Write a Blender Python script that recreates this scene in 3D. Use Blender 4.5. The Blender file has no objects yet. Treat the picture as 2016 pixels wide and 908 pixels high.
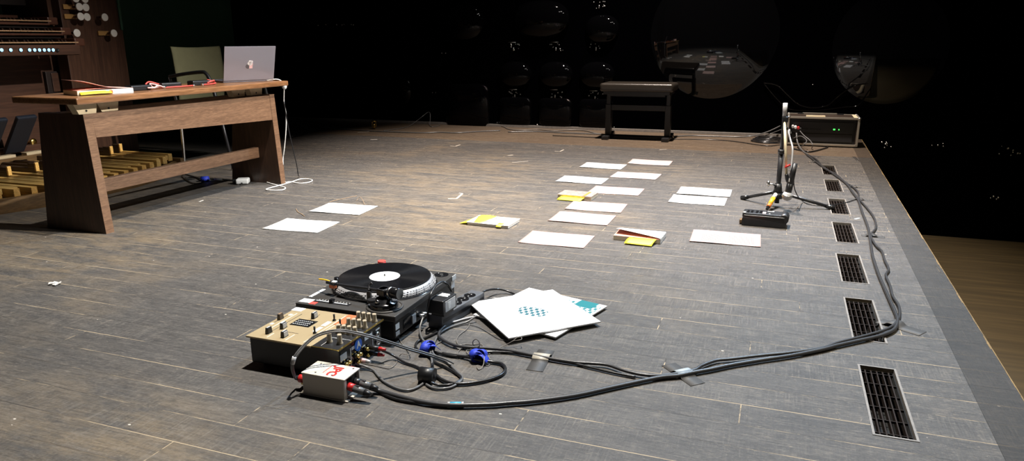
import bpy, bmesh, math, random
from mathutils import Vector, Matrix
random.seed(7)
SC = bpy.context.scene
COL = SC.collection
PI = math.pi

# ------------------------------------------------------------------ camera
CAM_H = 0.8588
PITCH, ROLL, YAW, FPX = 0.25949, -0.00709, math.radians(20.5), 1405.43
def _rz(v):
    c, s = math.cos(YAW), math.sin(YAW)
    return Vector((c*v[0]-s*v[1], s*v[0]+c*v[1], v[2]))
_f = Vector((0, math.cos(PITCH), -math.sin(PITCH)))
_u0 = Vector((0, math.sin(PITCH), math.cos(PITCH)))
_r0 = Vector((1, 0, 0))
_r = math.cos(ROLL)*_r0 + math.sin(ROLL)*_u0
_u = -math.sin(ROLL)*_r0 + math.cos(ROLL)*_u0
FWD, UP, RIGHT = _rz(_f), _rz(_u), _rz(_r)
def at(px, py, z=0.0):
    """the point at height z on the stage that the photograph shows at pixel (px, py)"""
    d = FWD + ((px-1008)/FPX)*RIGHT - ((py-454)/FPX)*UP
    t = (z-CAM_H)/d.z
    return Vector((t*d.x, t*d.y, z))
def aty(px, py, y):
    d = FWD + ((px-1008)/FPX)*RIGHT - ((py-454)/FPX)*UP
    t = y/d.y
    return Vector((t*d.x, y, CAM_H+t*d.z))

cam = bpy.data.cameras.new('camera')
cam.sensor_width = 36
cam.lens = FPX/2016*36
cam.clip_start = 0.02
co = bpy.data.objects.new('camera', cam)
COL.objects.link(co)
co.matrix_world = Matrix(((RIGHT.x, UP.x, -FWD.x, 0), (RIGHT.y, UP.y, -FWD.y, 0), (RIGHT.z, UP.z, -FWD.z, CAM_H), (0, 0, 0, 1)))
SC.camera = co

# ------------------------------------------------------------------ materials
def _sock(n, *names):
    for k in names:
        if k in n.inputs: return n.inputs[k]
def mat(name, col, rough=.5, metal=0., emit=None, estr=0., ior=None, bump=0., bscale=60., var=0., vscale=8., stretch=(1, 1, 1), coat=0., aniso=0., alpha=None):
    m = bpy.data.materials.new(name); m.use_nodes = True
    nt = m.node_tree; b = nt.nodes['Principled BSDF']
    b.inputs['Base Color'].default_value = (*col, 1); b.inputs['Roughness'].default_value = rough; b.inputs['Metallic'].default_value = metal
    if ior: b.inputs['IOR'].default_value = ior
    if coat: b.inputs['Coat Weight'].default_value = coat; b.inputs['Coat Roughness'].default_value = .08
    if emit: b.inputs['Emission Color'].default_value = (*emit, 1); b.inputs['Emission Strength'].default_value = estr
    tc = nt.nodes.new('ShaderNodeTexCoord'); mp = nt.nodes.new('ShaderNodeMapping')
    mp.inputs['Scale'].default_value = stretch
    nt.links.new(tc.outputs['Object'], mp.inputs['Vector'])
    if var:
        n = nt.nodes.new('ShaderNodeTexNoise'); n.inputs['Scale'].default_value = vscale; n.inputs['Detail'].default_value = 5
        nt.links.new(mp.outputs[0], n.inputs['Vector'])
        mx = nt.nodes.new('ShaderNodeMix'); mx.data_type = 'RGBA'
        mx.inputs[6].default_value = (*[max(0, c*(1-var)) for c in col], 1); mx.inputs[7].default_value = (*[min(1, c*(1+var)) for c in col], 1)
        nt.links.new(n.outputs['Fac'], mx.inputs[0]); nt.links.new(mx.outputs[2], b.inputs['Base Color'])
    if bump:
        n2 = nt.nodes.new('ShaderNodeTexNoise'); n2.inputs['Scale'].default_value = bscale; n2.inputs['Detail'].default_value = 4
        nt.links.new(mp.outputs[0], n2.inputs['Vector'])
        bp = nt.nodes.new('ShaderNodeBump'); bp.inputs['Strength'].default_value = bump; bp.inputs['Distance'].default_value = .004
        nt.links.new(n2.outputs['Fac'], bp.inputs['Height']); nt.links.new(bp.outputs[0], b.inputs['Normal'])
    return m

class NT:
    """small helper for node trees"""
    def __init__(s, m): s.nt = m.node_tree; s.n = s.nt.nodes; s.l = s.nt.links
    def node(s, t, **kw):
        n = s.n.new(t)
        for k, v in kw.items(): setattr(n, k, v)
        return n
    def link(s, a, b): s.l.new(a, b)
    def noise(s, vec, scale, detail=4, rough=.55):
        n = s.node('ShaderNodeTexNoise'); n.inputs['Scale'].default_value = scale; n.inputs['Detail'].default_value = detail; n.inputs['Roughness'].default_value = rough
        s.link(vec, n.inputs['Vector']); return n.outputs['Fac']
    def mapv(s, vec, sc, loc=(0, 0, 0), rot=(0, 0, 0)):
        n = s.node('ShaderNodeMapping'); n.inputs['Scale'].default_value = sc; n.inputs['Location'].default_value = loc; n.inputs['Rotation'].default_value = rot
        s.link(vec, n.inputs['Vector']); return n.outputs[0]
    def ramp(s, fac, a, b):
        n = s.node('ShaderNodeMapRange'); n.inputs[1].default_value = a; n.inputs[2].default_value = b; n.clamp = True
        s.link(fac, n.inputs[0]); return n.outputs[0]
    def math(s, op, a, b=None):
        n = s.node('ShaderNodeMath', operation=op)
        for i, q in enumerate((a, b)):
            if q is None: continue
            if isinstance(q, (int, float)): n.inputs[i].default_value = q
            else: s.link(q, n.inputs[i])
        return n.outputs[0]
    def mix(s, fac, a, b):
        n = s.node('ShaderNodeMix', data_type='RGBA')
        if isinstance(fac, (int, float)): n.inputs[0].default_value = fac
        else: s.link(fac, n.inputs[0])
        for i, q in ((6, a), (7, b)):
            if isinstance(q, tuple): n.inputs[i].default_value = (*q, 1)
            else: s.link(q, n.inputs[i])
        return n.outputs[2]

def floor_material(name, tint=(1, 1, 1), wear=1.0, rough0=.5):
    m = bpy.data.materials.new(name); m.use_nodes = True
    t = NT(m); b = t.n['Principled BSDF']
    v = t.node('ShaderNodeTexCoord').outputs['Object']
    T = lambda r, g, bl: (r*tint[0], g*tint[1], bl*tint[2])
    def bricks(width, row, mortar, off, freq, loc):
        br = t.node('ShaderNodeTexBrick'); br.offset = off; br.offset_frequency = freq
        for k, val in (('Scale', 1), ('Mortar Size', mortar), ('Mortar Smooth', .3), ('Bias', 0), ('Brick Width', width), ('Row Height', row)): br.inputs[k].default_value = val
        br.inputs['Color1'].default_value = (0, 0, 0, 1); br.inputs['Color2'].default_value = (1, 1, 1, 1); br.inputs['Mortar'].default_value = (.5, .5, .5, 1)
        sp = t.node('ShaderNodeSeparateXYZ'); t.link(v, sp.inputs[0])
        yy = t.math('ADD', sp.outputs[1], loc[1]); rowi = t.math('FLOOR', t.math('DIVIDE', yy, row))
        wn = t.node('ShaderNodeTexWhiteNoise'); wn.noise_dimensions = '1D'; t.link(rowi, wn.inputs['W'])
        cb = t.node('ShaderNodeCombineXYZ'); t.link(t.math('ADD', sp.outputs[0], t.math('MULTIPLY', wn.outputs['Value'], width*7)), cb.inputs[0]); t.link(yy, cb.inputs[1])
        t.link(cb.outputs[0], br.inputs['Vector']); return br
    br = bricks(1.45, .1, .0017, .0, 2, (.31, .035, 0))
    sep = t.node('ShaderNodeSeparateColor'); t.link(br.outputs['Color'], sep.inputs[0]); plank = sep.outputs[0]
    # every plank has its own look: shift the noise by the plank's random value
    cv = t.node('ShaderNodeCombineXYZ'); t.link(t.math('MULTIPLY', plank, 37.), cv.inputs[2])
    av = t.node('ShaderNodeVectorMath', operation='ADD'); t.link(v, av.inputs[0]); t.link(cv.outputs[0], av.inputs[1]); pv = av.outputs[0]
    big = t.noise(v, .8, 3)
    mid = t.noise(t.mapv(pv, (1.5, 4, 1)), 2.6, 9, .72)
    fine = t.noise(t.mapv(pv, (60, 95, 1)), 2.2, 6, .7)
    patch = t.noise(t.mapv(pv, (9, 16, 1)), 2.0, 8, .75)
    grain = t.noise(t.mapv(pv, (4, 60, 1)), 3, 8, .7)
    grit = t.noise(t.mapv(pv, (26, 44, 1)), 3, 9, .8)
    hatch = t.noise(t.mapv(pv, (75, 3.5, 1)), 3, 6, .65)
    c = t.mix(t.ramp(mid, .3, .7), T(.045, .042, .040), T(.084, .078, .072))
    c = t.mix(t.math('MULTIPLY', plank, .45), c, T(.046, .044, .043))
    sx = t.node('ShaderNodeSeparateXYZ'); t.link(v, sx.inputs[0])
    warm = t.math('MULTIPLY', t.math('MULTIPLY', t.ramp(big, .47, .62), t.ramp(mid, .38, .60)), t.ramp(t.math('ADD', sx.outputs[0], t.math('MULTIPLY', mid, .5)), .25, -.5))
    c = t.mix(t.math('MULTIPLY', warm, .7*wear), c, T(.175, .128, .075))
    c = t.mix(t.math('MULTIPLY', t.ramp(grit, .46, .30), .55), c, T(.018, .017, .016))
    c = t.mix(t.math('MULTIPLY', t.ramp(grit, .54, .74), .5), c, T(.20, .175, .145))
    c = t.mix(t.math('MULTIPLY', t.ramp(grain, .52, .74), .45), c, T(.165, .15, .13))
    c = t.mix(t.math('MULTIPLY', t.ramp(grain, .50, .30), .6), c, T(.022, .021, .021))
    hz = t.ramp(t.noise(t.mapv(pv, (1, 3, 1), (5, 2, 0)), 1.3, 3), .40, .62)
    c = t.mix(t.math('MULTIPLY', t.math('MULTIPLY', t.ramp(hatch, .52, .72), hz), .65), c, T(.165, .15, .13))
    c = t.mix(t.math('MULTIPLY', t.math('MULTIPLY', t.ramp(hatch, .46, .30), hz), .5), c, T(.024, .023, .023))
    sy = t.node('ShaderNodeSeparateXYZ'); t.link(v, sy.inputs[0])
    c = t.mix(t.math('MULTIPLY', t.math('GREATER_THAN', sy.outputs[1], 5.865), .55), c, T(.115, .072, .036))
    c = t.mix(t.math('MULTIPLY', t.ramp(patch, .47, .32), .5), c, T(.022, .021, .020))
    c = t.mix(t.math('MULTIPLY', t.ramp(patch, .55, .70), .4), c, T(.19, .165, .135))
    c = t.mix(t.math('MULTIPLY', t.ramp(fine, .46, .30), .5), c, T(.020, .019, .018))
    c = t.mix(t.math('MULTIPLY', t.ramp(fine, .56, .72), .45), c, T(.22, .195, .165))
    # pale scuffs where the stain is scraped off
    zone = t.ramp(t.noise(t.mapv(pv, (1, 2.2, 1), (2, 9, 0)), 1.6, 4), .44, .62)
    scuff = t.math('MULTIPLY', t.ramp(grit, .60, .70), zone)
    c = t.mix(t.math('MULTIPLY', scuff, .75*wear), c, T(.33, .275, .20))
    sc1 = t.ramp(t.noise(t.mapv(pv, (2.5, 30, 1), (3, 1, 0), (0, 0, .03)), 4.5, 7, .75), .64, .70)
    c = t.mix(t.math('MULTIPLY', sc1, .65*wear), c, T(.36, .30, .22))
    sc2 = t.ramp(t.noise(t.mapv(v, (30, 8, 1), (1, 7, 0), (0, 0, .35)), 2.2, 6, .72), .665, .71)
    c = t.mix(t.math('MULTIPLY', t.math('MULTIPLY', sc2, zone), .6*wear), c, T(.36, .30, .22))
    # seams: mostly worn pale, some dark
    seam = t.ramp(br.outputs['Fac'], .3, .85)
    sw = t.math('ADD', t.math('MULTIPLY', t.noise(t.mapv(v, (.9, 11, 1)), 2.1, 3, .6), .65), t.math('MULTIPLY', t.noise(t.mapv(v, (9, 11, 1)), 2.4, 5, .75), .35))
    c = t.mix(t.math('MULTIPLY', t.math('MULTIPLY', seam, t.ramp(sw, .47, .56)), .8*wear), c, T(.42, .33, .21))
    c = t.mix(t.math('MULTIPLY', t.math('MULTIPLY', seam, t.ramp(sw, .46, .40)), .6), c, T(.02, .018, .016))
    vo = t.node('ShaderNodeTexVoronoi'); vo.inputs['Scale'].default_value = 9; vo.inputs['Randomness'].default_value = 1
    t.link(t.mapv(v, (1, 1.6, 1)), vo.inputs['Vector'])
    fleck = t.math('MULTIPLY', t.math('LESS_THAN', vo.outputs['Distance'], .035), t.ramp(t.noise(v, 7, 2), .5, .52))
    c = t.mix(t.math('MULTIPLY', fleck, .9*wear), c, T(.55, .50, .43))
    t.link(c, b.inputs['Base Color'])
    t.link(t.math('ADD', t.math('MULTIPLY', grit, .30), rough0-.15), b.inputs['Roughness'])
    hgt = t.math('ADD', t.math('MULTIPLY', grain, .6), t.math('ADD', t.math('MULTIPLY', hatch, .35), t.math('ADD', t.math('ADD', t.math('MULTIPLY', grit, .5), t.math('MULTIPLY', fine, .35)), t.math('MULTIPLY', br.outputs['Fac'], -.8))))
    bp = t.node('ShaderNodeBump'); bp.inputs['Strength'].default_value = .7; bp.inputs['Distance'].default_value = .003
    t.link(hgt, bp.inputs['Height']); t.link(bp.outputs[0], b.inputs['Normal'])
    b.inputs['Specular IOR Level'].default_value = .38
    return m

def wood(name, a, b_, rough=.45, axis=1, gs=18., bump=.15):
    """streaky wood with the grain along an axis"""
    m = bpy.data.materials.new(name); m.use_nodes = True
    t = NT(m); b = t.n['Principled BSDF']
    v = t.node('ShaderNodeTexCoord').outputs['Object']
    sc = [gs, gs, gs]; sc[axis] = gs*.05
    n1 = t.noise(t.mapv(v, tuple(sc)), 2.0, 6, .65)
    sc2 = [gs*4, gs*4, gs*4]; sc2[axis] = gs*.3
    n2 = t.noise(t.mapv(v, tuple(sc2)), 2.0, 3)
    c = t.mix(t.ramp(n1, .3, .7), a, b_)
    c = t.mix(t.math('MULTIPLY', t.ramp(n2, .5, .72), .5), c, tuple(x*1.6 for x in b_))
    c = t.mix(t.math('MULTIPLY', t.ramp(n2, .5, .30), .4), c, tuple(x*.6 for x in a))
    t.link(c, b.inputs['Base Color']); b.inputs['Roughness'].default_value = rough
    bp = t.node('ShaderNodeBump'); bp.inputs['Strength'].default_value = bump; bp.inputs['Distance'].default_value = .002
    t.link(n2, bp.inputs['Height']); t.link(bp.outputs[0], b.inputs['Normal'])
    return m

def text_paper(name, paper, ink, amount, u0=-.13, u1=.13, v0=-.085, v1=.085, gap=.012, period=.0068, along_x=False):
    """paper with two columns of fine printed lines"""
    m = bpy.data.materials.new(name); m.use_nodes = True
    t = NT(m); b = t.n['Principled BSDF']
    v = t.node('ShaderNodeTexCoord').outputs['Object']
    s = t.node('ShaderNodeSeparateXYZ'); t.link(v, s.inputs[0])
    x, y = s.outputs[0], s.outputs[1]
    a, o = (y, x) if along_x else (x, y)
    st = t.math('LESS_THAN', t.math('FRACT', t.math('MULTIPLY', a, 1/period)), .42)
    box = t.math('MULTIPLY', t.math('MULTIPLY', t.math('GREATER_THAN', x, u0), t.math('LESS_THAN', x, u1)), t.math('MULTIPLY', t.math('GREATER_THAN', y, v0), t.math('LESS_THAN', y, v1)))
    g = t.math('GREATER_THAN', t.math('ABSOLUTE', x), gap)
    wn = t.ramp(t.noise(t.mapv(v, (160, 160, 1)), 3, 2), .38, .5)
    f = t.math('MULTIPLY', t.math('MULTIPLY', st, t.math('MULTIPLY', box, g)), t.math('MULTIPLY', wn, amount))
    t.link(t.mix(f, paper, ink), b.inputs['Base Color']); b.inputs['Roughness'].default_value = .6
    return m

def teal_print(name, kind):
    """white card sleeve with a teal pattern of small rounded bricks"""
    m = bpy.data.materials.new(name); m.use_nodes = True
    t = NT(m); b = t.n['Principled BSDF']
    v = t.node('ShaderNodeTexCoord').outputs['Object']
    s = t.node('ShaderNodeSeparateXYZ'); t.link(v, s.inputs[0]); x, y = s.outputs[0], s.outputs[1]
    rot = t.mapv(v, (1, 1, 1), (0, 0, 0), (0, 0, PI/4))
    ck = t.node('ShaderNodeTexChecker'); ck.inputs['Scale'].default_value = 95; ck.inputs['Color1'].default_value = (1, 1, 1, 1); ck.inputs['Color2'].default_value = (0, 0, 0, 1)
    t.link(t.mapv(v, (1, .62, 1), (0.0013, .0017, .003)), ck.inputs['Vector'])
    chk = t.node('ShaderNodeSeparateColor'); t.link(ck.outputs['Color'], chk.inputs[0]); pat = chk.outputs[0]
    if kind == 'centre':
        rv = t.mapv(v, (1, 1, 1), (0, 0, 0), (0, 0, math.radians(52)))
        s2 = t.node('ShaderNodeSeparateXYZ'); t.link(rv, s2.inputs[0]); x, y = s2.outputs[0], s2.outputs[1]
        t.link(t.mapv(rv, (1, .62, 1), (0.0013, .0017, .003)), ck.inputs['Vector'])
        inside = t.math('LESS_THAN', t.math('ADD', t.math('POWER', t.math('ABSOLUTE', t.math('DIVIDE', x, .050)), 2.6), t.math('POWER', t.math('ABSOLUTE', t.math('DIVIDE', y, .036)), 2.6)), 1.)
        f = t.math('MULTIPLY', inside, pat)
        def bar(x0, x1, y0, y1):
            return t.math('MULTIPLY', t.math('MULTIPLY', t.math('GREATER_THAN', x, x0), t.math('LESS_THAN', x, x1)), t.math('MULTIPLY', t.math('GREATER_THAN', y, y0), t.math('LESS_THAN', y, y1)))
        ln = t.math('ADD', bar(-.055, .050, -.050, -.0475), bar(-.02, .028, -.068, -.066))
        c = t.mix(f, (.60, .60, .60), (.012, .10, .13)); c = t.mix(t.math('MULTIPLY', ln, .85), c, (.06, .06, .06))
    else:
        inside = t.math('MULTIPLY', t.math('GREATER_THAN', x, .015), t.math('MULTIPLY', t.math('GREATER_THAN', y, -.03), t.math('MULTIPLY', t.math('LESS_THAN', x, .15), t.math('LESS_THAN', y, .135))))
        solid = t.math('MULTIPLY', t.math('MULTIPLY', t.math('GREATER_THAN', x, .06), t.math('LESS_THAN', x, .128)), t.math('MULTIPLY', t.math('GREATER_THAN', y, .10), t.math('LESS_THAN', y, .157)))
        c = t.mix(t.math('MULTIPLY', inside, pat), (.60, .60, .60), (.012, .14, .16)); c = t.mix(solid, c, (.008, .14, .16))
        yl = t.math('LESS_THAN', t.math('ADD', t.math('POWER', t.math('DIVIDE', t.math('ADD', x, -.088), .022), 2.), t.math('POWER', t.math('DIVIDE', t.math('ADD', y, .128), .016), 2.)), 1.)
        c = t.mix(t.math('MULTIPLY', yl, .9), c, (.60, .52, .10))
        l1 = t.math('MULTIPLY', t.math('MULTIPLY', t.math('GREATER_THAN', x, -.148), t.math('LESS_THAN', x, -.08)), t.math('MULTIPLY', t.math('GREATER_THAN', y, .139), t.math('LESS_THAN', y, .141)))
        l2 = t.math('MULTIPLY', t.math('MULTIPLY', t.math('GREATER_THAN', x, -.148), t.math('LESS_THAN', x, -.09)), t.math('MULTIPLY', t.math('GREATER_THAN', y, .109), t.math('LESS_THAN', y, .111)))
        c = t.mix(t.math('MULTIPLY', t.math('ADD', l1, l2), .7), c, (.12, .12, .12))
    t.link(c, b.inputs['Base Color']); b.inputs['Roughness'].default_value = .45
    return m

M = {}
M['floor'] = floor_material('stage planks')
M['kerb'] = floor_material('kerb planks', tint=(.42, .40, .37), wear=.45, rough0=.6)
M['hall'] = wood('hall floor wood', (.031, .0215, .0075), (.042, .029, .0105), rough=.55, axis=0, gs=3, bump=.02)
M['worn'] = mat('worn yellow edge', (.15, .095, .03), .7, var=.9, vscale=25)
M['gloss'] = mat('black gloss panel', (.0012, .0012, .0014), .03, ior=1.55)
M['glossdark'] = mat('dim gloss panel', (.0008, .0008, .001), .05, ior=1.22)
M['wallblack'] = mat('matt black wall', (.0004, .0004, .0006), .8)
M['wallblack'].node_tree.nodes['Principled BSDF'].inputs['Specular IOR Level'].default_value = .0
M['green'] = mat('dark green wall', (.030, .085, .050), .55, var=.3, vscale=2)
M['black'] = mat('black plastic', (.008, .008, .009), .42, bump=.05, bscale=300)
M['blackm'] = mat('black metal', (.016, .016, .018), .35, bump=.03, bscale=200)
M['blackgl'] = mat('glossy black plastic', (.008, .008, .009), .16)
M['rubber'] = mat('black rubber cable', (.014, .014, .015), .28)
M['greycable'] = mat('grey cable sheath', (.10, .10, .10), .32)
M['bigcable'] = mat('dark cable sheath', (.03, .03, .032), .36)
M['wire'] = mat('thin grey wire', (.14, .125, .11), .4)
M['whitecable'] = mat('white cable', (.78, .76, .72), .4)
M['white'] = mat('white plastic', (.78, .8, .8), .35)
M['paper'] = mat('white paper', (.72, .72, .70), .6)
M['steel'] = mat('brushed steel', (.55, .55, .54), .3, 1.)
M['chrome'] = mat('chrome', (.75, .74, .72), .14, 1.)
M['alu'] = mat('anodised aluminium edge', (.62, .58, .5), .38, .9)
M['brass'] = mat('brass', (.62, .42, .12), .25, 1.)
M['gold'] = mat('gold plated metal', (.75, .55, .16), .25, 1.)
M['champ'] = mat('champagne faceplate', (.38, .295, .17), .45, .3, var=.06, vscale=30)
M['orangeplate'] = mat('orange stripe', (.42, .13, .05), .45)
M['knobcap'] = mat('beige knob cap', (.36, .30, .21), .4)
M['knobbody'] = mat('dark bronze knob', (.08, .065, .05), .4, .3)
M['red'] = mat('red plastic', (.45, .022, .02), .35)
M['redcord'] = mat('salmon red cord', (.50, .06, .045), .5)
M['pinkcord'] = mat('pink grey connector', (.65, .42, .40), .4)
M['blue'] = mat('blue velcro tie', (.012, .035, .42), .6, bump=.3, bscale=300)
M['bluetag'] = mat('blue round tag', (.02, .12, .50), .4)
M['bluetape'] = mat('light blue tape', (.04, .36, .60), .4)
M['yellow'] = mat('yellow sticky note', (.88, .78, .03), .55)
M['yellowtape'] = mat('yellow tape', (.85, .48, .02), .5)
M['orangetape'] = mat('orange tape', (.70, .16, .03), .5)
M['gaffer'] = mat('grey cloth tape', (.042, .040, .038), .62, bump=.2, bscale=500)
M['gaffersheen'] = mat('painted sheen on cloth tape', (.36, .33, .27), .45, bump=.15, bscale=500)  # light on the tape hump painted as a paler colour
M['bluesheen_and_scrap'] = mat('painted bluish sheen and blue scrap', (.33, .38, .41), .4, bump=.15, bscale=500)  # painted sheen on a tape hump; also a real blue scrap
M['benchwood'] = wood('dark stained oak, long grain', (.105, .055, .030), (.18, .10, .056), .42, 1, 46)
M['benchshade'] = wood('dark stained oak, upright grain', (.036, .018, .010), (.062, .032, .018), .45, 2, 22)  # darker than the rail's oak: shade on the panels put into the colour
M['benchtop'] = wood('bench top oak', (.14, .062, .025), (.24, .115, .05), .32, 1, 22)
M['block'] = mat('pale wood block', (.52, .42, .27), .5, var=.15, vscale=40)
M['console'] = wood('dark mahogany', (.050, .022, .013), (.078, .034, .019), .4, 1, 10)
M['consolev'] = wood('dark mahogany upright', (.050, .022, .013), (.080, .036, .02), .4, 2, 10)
M['consoledark'] = mat('dark console recess', (.018, .010, .008), .45)
M['keywood'] = mat('ivory key tops', (.40, .24, .13), .35)
M['keydark'] = mat('dark sharp keys', (.03, .015, .01), .35)
M['redwood'] = mat('reddish key cheek', (.085, .030, .016), .4, var=.2)
M['pedalnat'] = wood('yellow maple pedal', (.66, .38, .10), (.80, .49, .15), .38, 0, 20)
M['pedalframe'] = wood('brown pedal frame', (.10, .058, .022), (.15, .085, .034), .45, 1, 14)
M['sharptop'] = mat('dark sharp pedal', (.05, .028, .016), .4)
M['knobwhite'] = mat('white drawknob face', (.74, .70, .64), .35)
M['plate'] = mat('amber plate', (.50, .27, .09), .4, .3)
M['piston'] = mat('lit piston', (.3, .6, .9), .3, emit=(.36, .66, 1.), estr=1.25)
M['bluegrey'] = mat('blue black shoe', (.012, .016, .026), .5)
M['olive'] = mat('olive upholstery', (.135, .13, .068), .85, bump=.4, bscale=260, var=.12, vscale=14)
M['laptop'] = mat('dark violet aluminium', (.245, .235, .275), .36, .35)
M['stickdark'] = mat('grey sticker', (.09, .08, .09), .5)
M['stickpink'] = mat('pink sticker', (.72, .46, .46), .5)
M['stickwhite'] = mat('white sticker', (.70, .66, .66), .5)
M['leather'] = mat('black leather', (.022, .018, .014), .28, bump=.25, bscale=160)
M['benchblack'] = mat('black satin lacquer', (.010, .0095, .010), .38)
M['platter'] = mat('aluminium platter', (.36, .36, .37), .35, .25)
M['ttop'] = mat('dark grey turntable top', (.035, .033, .031), .42)
M['label'] = mat('white record label', (.86, .86, .86), .5)
M['stick'] = mat('white sticker strip', (.74, .74, .72), .5)
M['grey'] = mat('grey power strip', (.085, .09, .10), .42)
M['lightgrey'] = mat('light grey plastic', (.42, .42, .42), .4)
M['diwhite'] = mat('cream painted metal', (.50, .455, .39), .45)
M['casebrown'] = mat('brown black laminate', (.030, .020, .014), .4)
M['led'] = mat('green light', (.05, .5, .05), .3, emit=(.05, 1., .08), estr=5)
M['tapebeige'] = mat('beige tape label', (.58, .50, .33), .5)
M['grate'] = mat('dark bronze grate', (.016, .010, .007), .7)
M['grate'].node_tree.nodes['Principled BSDF'].inputs['Specular IOR Level'].default_value = .15
M['pit'] = mat('black duct', (.001, .001, .001), .9)
M['frameworn'] = mat('worn wood frame', (.16, .145, .13), .6, var=.4, vscale=60)
M['pinkpage'] = mat('pink page', (.85, .48, .42), .6)
M['redpage'] = mat('salmon page', (.75, .32, .24), .6)
M['cream'] = mat('cream book pages', (.80, .70, .52), .6)
M['coverdark'] = mat('dark mottled cover', (.25, .20, .18), .4, var=.8, vscale=70)
M['tan'] = mat('dried stem', (.25, .17, .10), .7)
M['inkgrey'] = mat('grey print', (.16, .15, .16), .5)
M['chalk'] = mat('worn pale paint mark', (.40, .36, .30), .7)
M['speck'] = mat('pale tape scrap', (.50, .47, .43), .7)
M['tapedark'] = mat('dark cloth tape', (.022, .02, .018), .6)
M['paper_a'] = text_paper('pink printed paper', (.40, .268, .245), (.20, .085, .08), .62)
M['paper_b'] = text_paper('pale pink printed paper', (.46, .345, .32), (.25, .13, .12), .45)
M['paper_c'] = text_paper('white printed paper', (.45, .45, .45), (.18, .15, .15), .3)
M['paper_d'] = text_paper('strongly printed pink paper', (.40, .275, .26), (.10, .045, .045), .8, v0=-.08, v1=.06, u0=-.105, u1=.125, period=.0072)
M['sleeve_a'] = teal_print('sleeve with teal centre print', 'centre')
M['sleeve_b'] = teal_print('sleeve with teal corner print', 'corner')

def vinyl_material():
    m = bpy.data.materials.new('black vinyl'); m.use_nodes = True
    t = NT(m); b = t.n['Principled BSDF']
    v = t.node('ShaderNodeTexCoord').outputs['Object']
    s = t.node('ShaderNodeVectorMath', operation='LENGTH'); t.link(v, s.inputs[0])
    w = t.math('SINE', t.math('MULTIPLY', s.outputs['Value'], 2*PI/.0018))
    bp = t.node('ShaderNodeBump'); bp.inputs['Strength'].default_value = .35; bp.inputs['Distance'].default_value = .0004
    t.link(w, bp.inputs['Height']); t.link(bp.outputs[0], b.inputs['Normal'])
    b.inputs['Base Color'].default_value = (.006, .006, .007, 1); b.inputs['Roughness'].default_value = .2
    tg = t.node('ShaderNodeTangent'); tg.direction_type = 'RADIAL'; tg.axis = 'Z'
    b.inputs['Anisotropic'].default_value = .92; t.link(tg.outputs[0], b.inputs['Tangent'])
    return m
M['vinyl'] = vinyl_material()

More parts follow.
